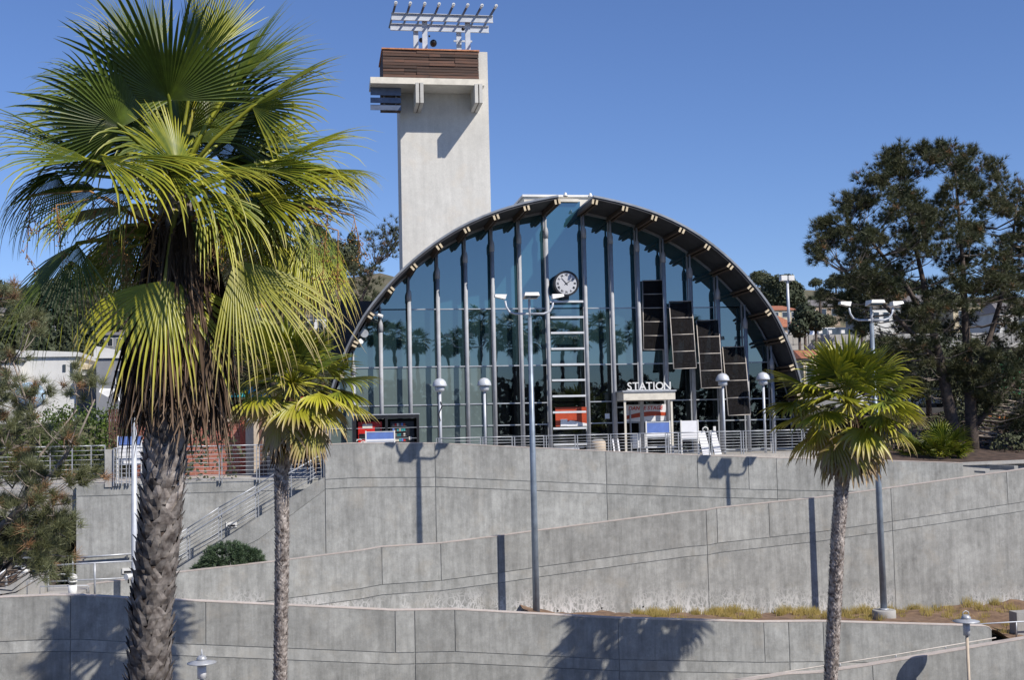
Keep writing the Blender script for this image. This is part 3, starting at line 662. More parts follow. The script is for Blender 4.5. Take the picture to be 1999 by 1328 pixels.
s0=P(723,150,WSl)[0]; s1=P(946,160,WSl)[0]; sz1=P(835,152,WSl)[1]; sz0=P(835,164,WSl)[1]
MB().box(s0,s1,WSl,TW-.01,sz0,sz1).build('balcony_slab','cream_paint',tw)
for px in (816,929.5):
    u=P(px,185,66)[0]; z0=P(px,200,64.9)[1]
    pr=MB(); pr.hexa([(u-.2,TW-.02,z0-.15),(u+.2,TW-.02,z0-.15),(u+.2,TW,z0-.15),(u-.2,TW,z0-.15),(u-.2,64.9,sz0),(u+.2,64.9,sz0),(u+.2,TW,sz0),(u-.2,TW,sz0)])
    b=MB().box(u-.21,u-.03,64.9,TW,z0+.0,sz0).box(u+.03,u+.21,64.9,TW,z0,sz0).build('bracket','tower_plaster',tw)
    MB().box(u-.03,u+.03,64.98,TW,z0,sz0).build('bracket_core','dark_timber',b)
# louvres to the left of the shaft
for py0,py1 in ((163,186),(189,201),(203,215)):
    w=66.0; a=P(723,py0,w); b=P(779,py1,w); MB().box(a[0],tu0+.0,w,w+.05,b[1],a[1]-.02).build('louvre','louvre_steel',tw)
    MB().box(tu0-1.1,tu0-.0,w+.4,w+.8,b[1]+.05,a[1]-.05).build('louvre_back','dark_timber',tw)
for u in (tu0-.9,tu0-.25): MB().box(u-.05,u+.05,66.36,66.44,P(750,215,66.3)[1],sz0).build('hanger','galvanised',tw)
# pipe trellis
WA=65.9; WBk=68.4
posts=[(829.6,205,WA+.1),(913.5,215,WA+.1),(812,310,WBk),(896,220,WBk)]
b1a=P(764,32,WA); b1b=P(962,38,WA); zA=(b1a[1]+b1b[1])/2
b2a=P(762,52,WBk); b2b=P(954,58,WBk); zB=(b2a[1]+b2b[1])/2
zz=(zA+zB)/2
for w,u0,u1,z in ((WA,b1a[0],b1b[0],zA),(WBk,b2a[0],b2b[0],zB)):
    bm=MB().box(u0,u1,w-.03,w+.03,z-.17,z+.17).build('trellis_beam','pale_metal',tw)
    MB().box(u0,u1,w-.13,w-.031,z-.21,z-.171).box(u0,u1,w-.13,w-.031,z+.171,z+.2).build('flange','pale_metal',bm)
for (px,_,w) in posts:
    u=P(px,70,w)[0]; MB().box(u-.14,u+.14,w-.05+.09,w+.2,ttop-1,(zA if w<67 else zB)+.1).build('trellis_post','pale_metal',tw)
for k in range(8):
    u=b1a[0]+.12+(b1b[0]-b1a[0]-.22)*k/7; slope=(zB-zA)/(WBk-WA)
    f=lambda w:zA+.28+(w-WA)*slope
    p=MB().tube([(u,WA-2.1,f(WA-2.1)),(u,WBk+1.3,f(WBk+1.3))],.065,8).build('trellis_pipe','louvre_steel',tw)
    MB().tube([(u,WA-1.63,f(WA-1.6)),(u,WA-2.1,f(WA-2.1))],.085,8).build('pipe_cap','white_paint',p)
for px,py,r in ((822,78,.13),(846,84,.2),(904,56,.1),(838,70,.06)):
    q=P(px,py,66.8); MB().ball((q[0],66.8,q[1]),r,r*1.6,r).build('trellis_lamp','black',tw)
MB().box(P(885,80,WBk)[0],P(921,80,WBk)[0],WBk-.2,WBk-.1,P(900,83,WBk)[1],P(900,80,WBk)[1]).build('cross_tie','pale_metal',tw)
# =====================================================================================
# BANK, TERRACES AND STREET BEHIND
# =====================================================================================
def sheet(name,us,ws,zf,m,label=None):
    V=[(u,w,zf(u,w)) for w in ws for u in us]; n=len(us)
    Fq=[(j*n+i,j*n+i+1,(j+1)*n+i+1,(j+1)*n+i) for j in range(len(ws)-1) for i in range(n-1)]
    return np_mesh(name,V,Fq,m,None,(0,0,0),kind='structure',smooth=True)
def bankz(u,w):
    t=max(0,min(1,(w-58)/24)); return interp(PLB,min(u,31.5))-.12+(2.7)*t+.12*math.sin(u*1.3+w*.9)*min(1,t*4)
sheet('planted_bank',np.arange(26.5,80,.8),[57.3,58,59.5]+list(np.arange(61,88,1.5)),bankz,'dark_soil')
MB().box(19,90,83,103,-1,2.25).build('parking_lot','asphalt',None,kind='structure')
MB().box(-60,-1,79,100,-1,2.4).build('upper_street','asphalt',None,kind='structure')
# ---- parking deck with ribbed barrier
DW=101.
a=P(1500,650,DW); b=P(1700,676,DW); z1=P(1590,652,DW)[1]; z0=P(1590,672,DW)[1]
dk=thing('parking_deck','raised parking deck with a ribbed concrete barrier behind the right side of the station','deck',(a[0],DW,2.2))
MB().box(a[0]-4,a[0]+50,DW,DW+22,z0-.5,z0).build('deck_slab','smooth_concrete',dk)
k=a[0]-4
while k<a[0]+50:
    MB().box(k+.04,k+1.86,DW-.03,DW+.2,z0,z1-.08*(int(k)%2)).build('barrier_panel','smooth_concrete',dk); MB().box(k+.5,k+.62,DW-.06,DW-.03,z0,z1-.1).box(k+1.2,k+1.32,DW-.06,DW-.03,z0,z1-.1).build('rib','smooth_concrete',dk); k+=1.9
for k in range(10): MB().box(a[0]-4+k*5,a[0]-3.6+k*5,DW+.4,DW+.8,2.2,z0-.5).build('deck_column','smooth_concrete',dk)
for px,pl_ in ((1543,'nearest the arch edge'),(1569,'second from the arch edge'),(1601,'left of the right palm crown'),(1620,'just above the left palm frond tips'),(1645,'behind the top of the right palm crown'),(1694,'behind the three headed lamp post')):
    q=P(px,650,DW); t=thing('wall_lamp','white cube lamp on the parking deck rim, '+pl_,'lamp',(q[0],DW,q[1]-.2),'cube lamps along the parking deck')
    MB().box(q[0]-.16,q[0]+.16,DW-.1,DW+.2,z1,z1+.3).build('lamp_box','white_paint',t)
MB().box(a[0]-4,a[0]+50,DW+10,DW+10.3,2.2,z0-.5).build('back_wall','dark_interior',dk)
# ---- car
def car(px,pyb,w,m,label,l=4.5,suv=False,flip=False,dz=None):
    u,z=P(px,pyb,w); 
    if dz is not None: z=dz
    t=thing('parked_car',label,'car',(u,w,z),'cars parked behind the station'); h=1.0 if not suv else 1.1; top=1.45 if not suv else 1.75; hl=l/2; sg=-1 if flip else 1
    pr=[(-hl,.35),(-hl,.75),(-hl+.1,.95 if not suv else 1.05),(-hl*.5,h),(hl*.55,h),(hl*.97,.8),(hl,.6),(hl,.35)]
    cab=[(-hl*.86 if suv else -hl*.72,h-.05),(-hl*.74 if suv else -hl*.5,top),(hl*.22,top),(hl*.56,h-.05)]
    W2=.88; P_=lambda pl:[(u+sg*x,z+y) for x,y in (pl if sg>0 else pl[::-1])]
    MB().prism(P_(pr),w-W2,w+W2).build('body',m,t); MB().prism(P_(cab),w-W2+.1,w+W2-.1).build('cabin',m,t)
    c0=[(x*.93,h+.02+(y-h)*.86) for x,y in cab]; mid=(c0[0][0]+c0[3][0])/2
    for A,B in ((0,1),(1,2)):
        f=lambda s,top_:(c0[0][0]+(c0[3][0]-c0[0][0])*s if not top_ else c0[1][0]+(c0[2][0]-c0[1][0])*s)
        pl=[(f(A/2+.02,0),c0[0][1]),(f(B/2-.02,0),c0[0][1]),(f(B/2-.02,1),c0[1][1]),(f(A/2+.02,1),c0[1][1])]
        MB().prism(P_(pl),w-W2+.07,w-W2+.1).build('window','car_glass',t)
    for x in (-hl*.62,hl*.62):
        for s_ in (-1,1):
            wh=MB().tube([(u+x,w+s_*(W2-.1)-.1,z+.32),(u+x,w+s_*(W2-.1)+.1,z+.32)],.32,12).build('wheel','rubber',t)
        MB().tube([(u+x,w-W2-.02,z+.32),(u+x,w-W2+.02,z+.32)],.2,10).build('hubcap','car_silver',t)
    MB().box(u+sg*(hl-.05),u+sg*(hl+.02),w-W2+.05,w-W2+.4,z+.55,z+.72).build('headlight','white_paint',t)
    return t
car(1812,797,88,'car_white','white and blue car parked in the open below the big pine',suv=True,dz=2.25)
car(1592,800,88,'car_silver','pale car showing between the arch and the right palm',dz=2.25)
car(1730,797,90,'car_dark','dark car half hidden by the right palm crown',dz=2.25)
car(1650,797,90,'car_white','white car behind the right palm crown',dz=2.25)
car(622,812,84,'car_red','red car parked left of the arch behind the small palm',dz=2.4)
for px,m,lb,s_ in ((1514,'car_white','white car on the parking deck beside the roof edge',False),(1620,'car_white','white van on the parking deck with blue windows',True),(1660,'car_dark','dark blue car on the parking deck behind the palm',True)):
    car(px,648,106,m,lb,suv=s_,l=4.8,dz=z0)
# ---- tall light mast
def mast(px,pyt,pyb,w,label,boxw=.5):
    u,zt=P(px,pyt,w); zb=P(px,pyb,w)[1]; t=thing('light_mast',label,'street light',(u,w,zb))
    MB().tube([(u,w,zb),(u,w,zt)],[.16,.11],8).build('pole','pale_metal',t)
    MB().box(u-boxw-.1,u-.12,w-.3,w+.3,zt-.1,zt+.35).build('lamp_head','white_paint',t); MB().box(u+.05,u+boxw,w-.3,w+.3,zt-.1,zt+.35).build('lamp_head','white_paint',t)
    MB().box(u-.3,u+.3,w-.05,w+.05,zt-.2,zt-.08).build('cross_arm','galvanised',t); return t
mast(1537,546,650,103,'tall street light with two box lamps in front of the distant round tree',.55)
# ---- houses
def house(px0,py0,px1,py1,w,d,wallm,roofm,label,roof='flat',win=3,group='houses and buildings in the background',ov=.25,stor=1,ext=0,sh=.85):
    a=P(px0,py0,w); b=P(px1,py1,w); t=thing('house',label,'house',((a[0]+b[0])/2,w,b[1]),group)
    MB().box(a[0],b[0],w,w+d,b[1]-3-ext,a[1]).build('wall',wallm,t); L_=b[0]-a[0]; H=a[1]-b[1]
    if roof=='flat': MB().box(a[0]-ov,b[0]+ov,w-ov,w+d+ov,a[1],a[1]+.35).build('roof',roofm,t)
    elif roof=='shed': MB().hexa([(a[0]-ov,w-ov,a[1]),(b[0]+ov,w-ov,a[1]),(b[0]+ov,w+d,a[1]),(a[0]-ov,w+d,a[1]),(a[0]-ov,w-ov,a[1]+sh),(b[0]+ov,w-ov,a[1]+.3),(b[0]+ov,w+d,a[1]+.3),(a[0]-ov,w+d,a[1]+sh)]).build('roof',roofm,t)
    else:
        mb=MB(); r=min(1.8,L_*.25); mb.hexa([(a[0]-ov,w-ov,a[1]),(b[0]+ov,w-ov,a[1]),(b[0]+ov,w+d+ov,a[1]),(a[0]-ov,w+d+ov,a[1]),(a[0]+L_*.2,w+d*.45,a[1]+r),(b[0]-L_*.2,w+d*.45,a[1]+r),(b[0]-L_*.2,w+d*.55,a[1]+r),(a[0]+L_*.2,w+d*.55,a[1]+r)]); mb.build('roof',roofm,t)
    for sj in range(stor):
        for k in range(win):
            x=a[0]+L_*(k+.5)/win; zc=b[1]+H*(sj+.55)/stor; hw=min(.5,L_/win*.28); hh=H/stor*.24
            f=MB().box(x-hw-.06,x+hw+.06,w-.05,w-.002,zc-hh-.06,zc+hh+.06).build('window','house_white',t); MB().box(x-hw,x+hw,w-.065,w-.05,zc-hh,zc+hh).build('pane','window_dark',f)
    return t
house(38,698,150,772,88,9,'house_white','house_white','long white house with a low sloping roof behind the left pine','shed',0,ov=.2,sh=.5)
t=house(-40,705,37,772,87,9,'house_white','roof_grey','white house end at the very left edge behind pine branches','gable',1)
t=house(151,722,187,772,90,6,'house_grey','house_cream','low grey carport with a pale flat roof between the white and grey houses','flat',1,ov=.1)
t=house(188,700,262,772,86,8,'house_grey','house_white','grey stucco house with a white sloping roof behind the big palm','shed',0,ov=.15)
a=P(236,722,86); f=MB().box(a[0]-.35,a[0]+.6,85.93,85.99,a[1]-1.0,a[1]).build('window','house_white',t); MB().box(a[0]-.28,a[0]+.53,85.91,85.93,a[1]-.93,a[1]-.07).build('pane','window_dark',f)
for px,py in ((125,719),(140,716),(140,727)):
    a=P(px,py,87.9); MB().box(a[0]-.1,a[0]+.1,87.95,87.99,a[1]-.25,a[1]+.25).build('slot_window','window_dark',bpy.data.objects['house'])
house(1568,700,1650,775,94,8,'house_cream','terracotta','cream building with an orange tiled roof right of the arch','gable',3,ext=2)
house(1440,640,1562,700,130,8,'house_tan','terracotta','low tan building with a red tiled roof touching the arch edge','gable',3,ov=.3)
HS=[(1505,606,1560,625,180,'house_cream','terracotta','gable'),(1575,598,1640,625,210,'house_tan','roof_grey','gable'),(1700,602,1760,640,190,'house_white','roof_grey','flat'),(1770,590,1850,640,220,'house_white','roof_grey','gable'),(1860,596,1960,650,200,'house_cream','roof_grey','flat'),(1950,610,2040,660,170,'house_white','roof_grey','gable'),
 (110,600,150,630,230,'house_cream','terracotta','gable'),(60,640,110,670,180,'house_white','roof_grey','gable'),(190,655,240,685,150,'house_grey','roof_grey','gable'),(205,590,245,612,260,'house_white','terracotta','gable'),(585,585,640,612,240,'house_cream','terracotta','gable'),(600,620,650,650,190,'house_white','roof_grey','flat'),(-30,610,30,640,230,'house_cream','roof_grey','gable'),(500,600,560,625,230,'house_white','terracotta','gable')]
LB=['small cream house with a red roof on the skyline beside the arch','long tan house on the skyline right of the mast','white flat roofed building behind the right lamp heads','white gabled building seen through the big pine','cream flat roofed building right of the big pine trunk','white house with a grey roof at the right edge',
 'cream hillside house with a tiled roof upper left','white hillside house low on the left slope','grey hillside house just above the grey stucco house','white hillside house behind the left palm fronds','cream hillside house left of the tower','white flat roofed hillside house beside the back pines','cream hillside house at the left edge','white hillside house behind the big palm skirt']
for (a,b,c,d,w,m1,m2,rf),lb in zip(HS,LB): house(a,b,c,d,w,10,m1,m2,lb,rf,3,ext=8)
# ---- green construction mesh, posts, orange barrier at the right edge
w=84; a=P(1950,697,w); b=P(2060,770,w)
t=thing('mesh_fence','tall green construction mesh fence at the right edge behind the pine','fence',(a[0],w,2.2)); MB().box(a[0],b[0],w,w+.04,b[1],a[1]).build('mesh_sheet','green_mesh',t)
for px in (1950,1975,2000,2030): u=P(px,750,w)[0]; MB().tube([(u,w-.08,2.2),(u,w-.08,a[1]+.2)],.05,6).build('post','white_paint',t)
w=78; a=P(1905,812,w); b=P(1990,836,w)
t=thing('barrier','long orange board barrier low behind the big pine trunks','barrier',(a[0],w,b[1]-.4))
for k in range(3): MB().box(a[0],b[0]+3,w,w+.05,b[1]+(a[1]-b[1])*k/3+.02,b[1]+(a[1]-b[1])*(k+1)/3-.02).build('board','orange_plastic',t)
for k in range(4): MB().box(a[0]+k*1.6,a[0]+.12+k*1.6,w+.05,w+.15,b[1]-.5,a[1]).build('post','brown_wood',t)
# ---- left background: brick wall, posts, slat fence, sign, umbrella
mb_=bpy.data.materials.new('brickwork'); mb_.use_nodes=True; nt_=mb_.node_tree; bt=nt_.nodes.new('ShaderNodeTexBrick'); tc_=nt_.nodes.new('ShaderNodeTexCoord'); mp_=nt_.nodes.new('ShaderNodeMapping'); mp_.inputs['Rotation'].default_value=(R(90),0,0)
nt_.links.new(tc_.outputs['Object'],mp_.inputs[0]); nt_.links.new(mp_.outputs[0],bt.inputs['Vector']); bt.inputs['Color1'].default_value=(.26,.085,.06,1); bt.inputs['Color2'].default_value=(.33,.12,.085,1); bt.inputs['Mortar'].default_value=(.36,.22,.17,1)
bt.inputs['Scale'].default_value=1; bt.inputs['Brick Width'].default_value=.4; bt.inputs['Row Height'].default_value=.16; bt.inputs['Mortar Size'].default_value=.012; nt_.links.new(bt.outputs[0],nt_.nodes['Principled BSDF'].inputs['Base Color']); nt_.nodes['Principled BSDF'].inputs['Roughness'].default_value=.9; MATS['brickwork']=mb_
w=68; a=P(262,868,w); b=P(470,916,w); t=thing('brick_wall','low red brick building wall behind the left cable railing','wall',((a[0]+b[0])/2,w,-.72)); MB().box(a[0],b[0],w,w+.4,-.72,a[1]+1.1).build('brick_face','brickwork',t); MB().box(a[0]-.1,b[0]+.02,w-.06,w+.5,a[1]+1.1,a[1]+1.25).build('coping','beige_plaster',t)
MB().box(b[0]-.02,b[0]+.35,w-.1,w+.45,-.72,a[1]+1.4).build('corner_post','brick_red',t)
a=P(479,800,67); b=P(504,914,67); t=thing('gate_pillar','beige plastered pillar between brick wall and small palm','pillar',(a[0],67,-.72)); MB().box(a[0],b[0],67,67.6,-.72,a[1]-.6).build('shaft','beige_plaster',t); MB().box(a[0]-.05,b[0]+.05,66.95,67.65,a[1]-.6,a[1]-.45).build('cap','smooth_concrete',t)
MB().box(b[0]+.0,b[0]+1.7,67.2,67.4,-.72,2.).build('side_panel','beige_plaster',t)
a=P(505,785,66); b=P(520,868,66); t=thing('wooden_post','dark red brown wooden post pair rising behind the small left palm','post',(a[0],66,-.72)); MB().box(a[0],a[0]+.18,66,66.2,-.72,a[1]).build('post','brown_wood',t); MB().box(a[0]+.24,a[0]+.4,66,66.2,-.72,a[1]-.1).build('post','brown_wood',t)
w=69; a=P(212,800,w); b=P(262,866,w); t=thing('slat_fence','tall brown vertical slat fence between hedge and big palm','fence',(a[0],w,-.72)); k=a[0]; i=0
while k<b[0]+1:
    MB().box(k,k+.085,w,w+.05,-.72,a[1]+.02*math.sin(i*7)).build('slat','brown_wood',t); k+=.125; i+=1
MB().box(a[0],k,w+.05,w+.1,a[1]-.5,a[1]-.38).build('rail','brown_wood',t)
t=copy_tree(t,(P(612,800,72)[0],72,-1.6),'brown slat fence behind the small left palm leaves')
q=P(487,765,78); t=thing('parasol','teal parasol half hidden behind the big palm skirt','parasol',(q[0],78,2.4)); MB().lathe((q[0],78,q[1]-.35),[(1.3,0),(1.25,.05),(.6,.45),(.05,.7)],8).build('canopy','teal_cloth',t); MB().tube([(q[0],78,1.5),(q[0],78,q[1]+.3)],.04,6).build('pole','galvanised',t)
q=P(58,755,83); t=thing('tarp','light blue domed tarp in front of the white house','tarp',(q[0],83,q[1]-1)); MB().ball((q[0],83,q[1]-.6),1.0,.8,.9).build('cover','blue_cloth',t)
# =====================================================================================
# RAILINGS
# =====================================================================================
def railing(label,posts,nc=7,r=.022,pr=.03,m='galvanised',top=.03,grp=None,double=False,name='cable_railing',gap=.14):
    t=thing(name,label,'railing',posts[0][:3],grp)
    for (u,w,zb,zt) in posts:
        MB().box(u-pr*.6,u+pr*.6,w-.04,w+.04,zb,zt).build('post',m,t)
        if double: MB().box(u+.10,u+.10+pr*1.2,w-.04,w+.04,zb,zt).build('post',m,t)
    for A,B in zip(posts,posts[1:]):
        MB().tube([(A[0],A[1],A[3]),(B[0],B[1],B[3])],top,6).build('top_rail',m,t)
        for k in range(nc):
            f=(k+1)/(nc+1); MB().tube([(A[0],A[1]-.03,A[2]+(A[3]-A[2])*f),(B[0],B[1]-.03,B[2]+(B[3]-B[2])*f)],r*.6,4).build('cable',m,t)
    return t
xs=[852,938,1000,1062,1123,1188,1245,1300,1325,1385,1447,1509,1566,1600]
pp=[]
for x in xs:
    w=BW(P(x,880,56)[0])+.75; u=P(x,880,w)[0]; pp.append((u,w,0,1.1))
railing('long grey cable railing on the upper wall in front of the station glass',pp,7,double=True)
pp=[(P(x,900,56.9)[0],56.9,-.68,P(428,871,56.9)[1]) for x in (222,232,247,340,428,501,606,627)]
railing('grey cable railing on the left terrace above the blank concrete wall',pp,8,double=True)
pp=[(P(x,900,57.6)[0],57.6,-.75,P(178,871,57.6)[1]) for x in (-40,40,98,141,178,205)]
railing('grey cable railing on the footbridge behind the left pine',pp,8)
t=thing('footbridge','pale concrete footbridge slab behind the left pine branches','bridge',(-15,57,-1.1)); MB().box(-30,P(205,930,57.2)[0],57.2,60.2,-1.05,-.74).build('deck','smooth_concrete',t); MB().box(-30,P(205,930,57.2)[0],57.5,57.8,-1.6,-1.05).build('beam','dark_timber',t)
pp=[]
for x,yt,yb in ((628,871,931),(563,908,970),(499,950,1012),(427,992,1055),(365,1033,1092),(300,1072,1130)):
    u,zt=P(x,yt,55.45); pp.append((u,55.45,P(x,yb,55.45)[1],zt))
railing('sloping cable railing with handrail following the left stair',pp,7,double=True)
def pipe(t,pts,w,r=.028,m='galvanised',name='rail'):
    MB().tube([P3(x,y,w) if not isinstance(w,(list,tuple)) else P3(x,y,w[i]) for i,(x,y) in enumerate(pts)],r,6).build(name,m,t)
t=thing('stair_handrail','dark handrail running up beside the left stair','handrail',P3(300,1110,55.3)); pipe(t,[(300,1090),(427,1008),(563,925),(628,888)],55.3,.04,'galvanised')
t=thing('pipe_railing','upper pipe railing frame at the bottom left landing','railing',P3(42,1160,51))
pipe(t,[(42,1125),(42,1090),(142,1087),(142,1165)],51,.04); pipe(t,[(42,1126),(142,1121)],51,.04)
t=thing('pipe_railing','lower pipe railing in front of the bottom left landing ending at the big palm','railing',P3(57,1160,48.5))
pipe(t,[(57,1107),(258,1096)],48.5,.036); pipe(t,[(84,1137),(250,1129)],48.5,.03)
for x,a_,b_ in ((65,1107,1145),(94,1105,1165),(185,1100,1162)): pipe(t,[(x,a_),(x,b_)],48.5,.04,name='post')
t=thing('wall_handrail','thin handrail fixed to the pale wall left of the big palm','handrail',P3(147,1090,56.8)); pipe(t,[(147,1090),(258,1082)],56.8,.05)
for x in (166,248): pipe(t,[(x,1088 if x<200 else 1083),(x,1092)],56.9,.03,name='bracket')
t=thing('stair_railing','pair of pipe rails descending at the bottom left corner','railing',P3(-20,1150,49))
pipe(t,[(-40,1150),(12,1113)],49,.045); pipe(t,[(20,1111),(30,1106),(50,1104)],49,.045); pipe(t,[(-40,1165),(20,1125),(42,1114)],49,.04); pipe(t,[(12,1113),(12,1165)],49,.05,name='post')
t=thing('low_rail','low thin rail around the bottom left landing','railing',P3(75,1146,47.2)); pipe(t,[(78,1165),(78,1146),(172,1144),(172,1160)],47.2,.022)
t=thing('low_rail','low thin rail on the block at the bottom left','railing',P3(50,1146,47.0)); pipe(t,[(53,1162),(53,1136),(64,1135)],47.0,.02)
mb=MB(); a=P(34,1122,48); b=P(86,1175,48); mb.box(a[0],b[0],48,48.8,b[1]-.3,a[1]); mb.build('stair_block','smooth_concrete',None,label='square pale concrete stair block at the bottom left landing',cat='block')
a=P(-30,1175,47.6); c=P(34,1135,47.6); d=P(34,1180,47.6); mb=MB().prism([(a[0],d[1]),(d[0],d[1]),(d[0],c[1]),(a[0],a[1]+.1)],47.4,47.95); mb.build('stair_parapet','smooth_concrete',None,label='sloping pale concrete parapet in the bottom left corner',cat='wall')
z_=P(120,1160,47.6)[1]; MB().box(-14,P(170,1150,49)[0],46.35,50.6,z_-.5,z_-.02).build('landing','plaza_paving',None,kind='structure')
sheet('left_slope',np.arange(-32,-10.5,.8),[50.6,52,54,56,58,60,62],lambda u,w:-4.9+.25*math.sin(u*2+w)+max(0,w-56)*.12,'dark_soil')  # dark tone paints in the shade of the void under the footbridge
# bollards
for px,yt,yb,w,lb in ((142,1120,1166,47.2,'white bollard light with a round cap on the bottom left landing'),(50,1107,1122,48.4,'white bollard light behind the concrete stair block'),):
    a=P(px,yt,w); b=P(px,yb,w); h=a[1]-b[1]; t=thing('bollard_light',lb,'bollard',(a[0],w,b[1]))
    MB().lathe((a[0],w,b[1]),[(.155,0),(.155,max(.05,h-.42))],14).build('shaft','white_paint',t)
    if h>.5: MB().lathe((a[0],w,b[1]+h-.42),[(.12,0),(.12,.2)],14).build('lens','car_glass',t)
    MB().lathe((a[0],w,b[1]+h-.32),[(.16,0),(.16,.06)],14).build('louvre_ring','white_paint',t); MB().lathe((a[0],w,b[1]+h-.22),[(.17,0),(.17,.08),(.13,.17),(.03,.22)],14).build('cap','white_paint',t)
q=P(250,1127,48.3); t=thing('flood_lamp','small white flood lamp clamped on the rail beside the big palm','lamp',(q[0],48.3,q[1]-.2)); MB().tube([(q[0]-.06,48.2,q[1]),(q[0]+.15,48.5,q[1]+.03)],[.12,.07],10).build('shade','white_paint',t); MB().tube([(q[0],48.35,q[1]),(q[0],48.4,q[1]-.25)],.03,6).build('bracket','black',t)
# handrail along the bottom ramp
t=thing('ramp_handrail','long thin pale handrail in front of the lowest wall, rising to its right end','handrail',P3(1410,1328,44.6)); pipe(t,[(1370,1337),(1500,1318),(1600,1302),(1749,1279),(1820,1267),(1944,1246)],44.6,.024,'screen_frame')
for x,y in ((1527,1314),(1640,1296),(1749,1279),(1846,1262)): pipe(t,[(x,y),(x,y+9)],44.6,.022,name='bracket'); 
t=thing('ramp_handrail','short handrail crossing the soil at the right edge','handrail',P3(1899,1219,48)); pipe(t,[(1885,1221),(1984,1215),(2060,1212)],48,.03,'pale_metal'); pipe(t,[(1984,1215),(1984,1245)],48,.03,'galvanised',name='post')
q=P(1990,1218,48.4); MB().box(q[0]-.1,q[0]+3,48.4,49.,q[1]-2,q[1]+.45).build('end_block','smooth_concrete',None,label='grey concrete block at the right edge above the soil slope',cat='block')
# =====================================================================================
# LAMPS
# =====================================================================================
def dome_lamp(px,pyt,w,label,cable=False,zb=0):
    u,zt=P(px,pyt,w); t=thing('plaza_lamp',label,'lamp',(u,w,zb),'dome topped lamps in front of the station')
    MB().tube([(u,w,zb),(u,w,zt-.6)],.065,10).build('pole','blue_grey_steel' if False else 'pale_metal',t)
    MB().lathe((u,w,zt-.36),[(.335,-.02),(.34,0),(.335,.06),(.29,.2),(.19,.31),(.06,.36),(0.01,.37)],20).build('dome','pale_metal',t)
    MB().lathe((u,w,zt-.62),[(.07,-.04),(.16,.0),(.22,.02),(.23,.24)],16).build('collar','pale_metal',t)
    if cable: MB().tube([(u+.02,w-.07,zt-1.1),(u+.1,w-.09,zt-1.3),(u-.08,w-.09,zt-1.7),(u,w-.08,zt-2.0)],.025,5).build('cable','black',t)
    return t
dome_lamp(858,739,57.8,'dome lamp above the drinks kiosk, cable tied round its pole, leftmost of the four',True,-.1)
dome_lamp(945,738,57.9,'dome lamp on a plain pole, second from left, before blank grey panes')
dome_lamp(1410,729,58.2,'dome lamp overlapping the lower sun screens, third from left')
dome_lamp(1489,727,58.6,'dome lamp furthest right, nearest the arch foot')
def tri_lamp(px,pyt,pyb,w,label,zb,foot=False,rot=0):
    u,zt=P(px,pyt,w); t=thing('parking_lamp',label,'street light',(u,w,zb),'three headed lamp posts between the ramp walls')
    MB().tube([(u,w,zb),(u,w,zb+6),(u,w,zt-.9)],[.145,.13,.085],12).build('pole','blue_grey_steel',t)
    MB().tube([(u,w,zt-.9),(u,w,zt-.15)],.055,8).build('spigot','pale_metal',t)
    for s_ in (-1,1):
        MB().tube([(u,w,zt-.75),(u+s_*.6,w,zt-.75),(u+s_*.85,w,zt-.66),(u+s_*.98,w,zt-.45),(u+s_*1.02,w,zt-.2)],.045,8).build('arm','pale_metal',t)
        c=(u+s_*1.12,w,zt-.02); d=(s_*.9,-.25); hd=MB()
        L_=.34
        hd.hexa([(c[0]-.12*s_-L_*.1,c[1]-.2,c[2]-.12),(c[0]+s_*L_,c[1]-.17,c[2]-.02),(c[0]+s_*L_,c[1]+.17,c[2]-.02),(c[0]-.12*s_-L_*.1,c[1]+.2,c[2]-.12),(c[0]-.16*s_,c[1]-.16,c[2]+.08),(c[0]+s_*L_*.95,c[1]-.13,c[2]+.09),(c[0]+s_*L_*.95,c[1]+.13,c[2]+.09),(c[0]-.16*s_,c[1]+.16,c[2]+.08)])
        h=hd.build('lamp_head','white_paint',t)
    MB().hexa([(u-.32,w-.75,zt-.06),(u+.32,w-.75,zt-.06),(u+.3,w-.05,zt-.14),(u-.3,w-.05,zt-.14),(u-.28,w-.72,zt+.08),(u+.28,w-.72,zt+.08),(u+.26,w-.05,zt+.1),(u-.26,w-.05,zt+.1)]).build('lamp_head','white_paint',t)
    MB().box(u-.25,u+.25,w-.68,w-.2,zt-.12,zt-.085).build('lens','car_glass',t)
    if foot: MB().lathe((u,w,zb-.4),[(.5,0),(.5,.62),(.47,.66)],20).build('footing','smooth_concrete',t); MB().lathe((u,w,zb+.26),[(.22,0),(.22,.05),(.16,.07)],12).build('base_plate','galvanised',t)
    return t
WC=51.3*.99
tri_lamp(1033,578,1195,50.4,'tall three headed lamp post in front of the glass station, left of the entrance',-6.7)
tri_lamp(1700,592,1200,50.7,'tall three headed lamp post standing in the soil bed beside the right palm',P(1722,1208,50.7)[1]+.1,True)
q=P(262,870,49.5); t=thing('street_lamp','single arm street lamp hidden by the big palm, head curving left above the hedge','street light',(q[0],49.5,-9)); zt=P(252,790,49.5)[1]
MB().tube([(q[0],49.5,-9),(q[0],49.5,zt-.2)],[.115,.10],12).build('pole','pale_metal',t); h=P3(214,765,49.5)
MB().tube([(q[0],49.5,zt-.3),(q[0]-.25,49.5,zt-.22),(h[0]+.35,49.5,h[2]-.35),(h[0]+.25,49.5,h[2]-.05)],.045,8).build('arm','white_paint',t)
MB().hexa([(h[0]-.35,49.2,h[2]-.02),(h[0]-.02,49.2,h[2]-.22),(h[0]-.02,49.75,h[2]-.22),(h[0]-.35,49.75,h[2]-.02),(h[0]-.3,49.25,h[2]+.13),(h[0]+.3,49.25,h[2]+.1),(h[0]+.3,49.7,h[2]+.1),(h[0]-.3,49.7,h[2]+.13)]).build('lamp_head','white_paint',t)
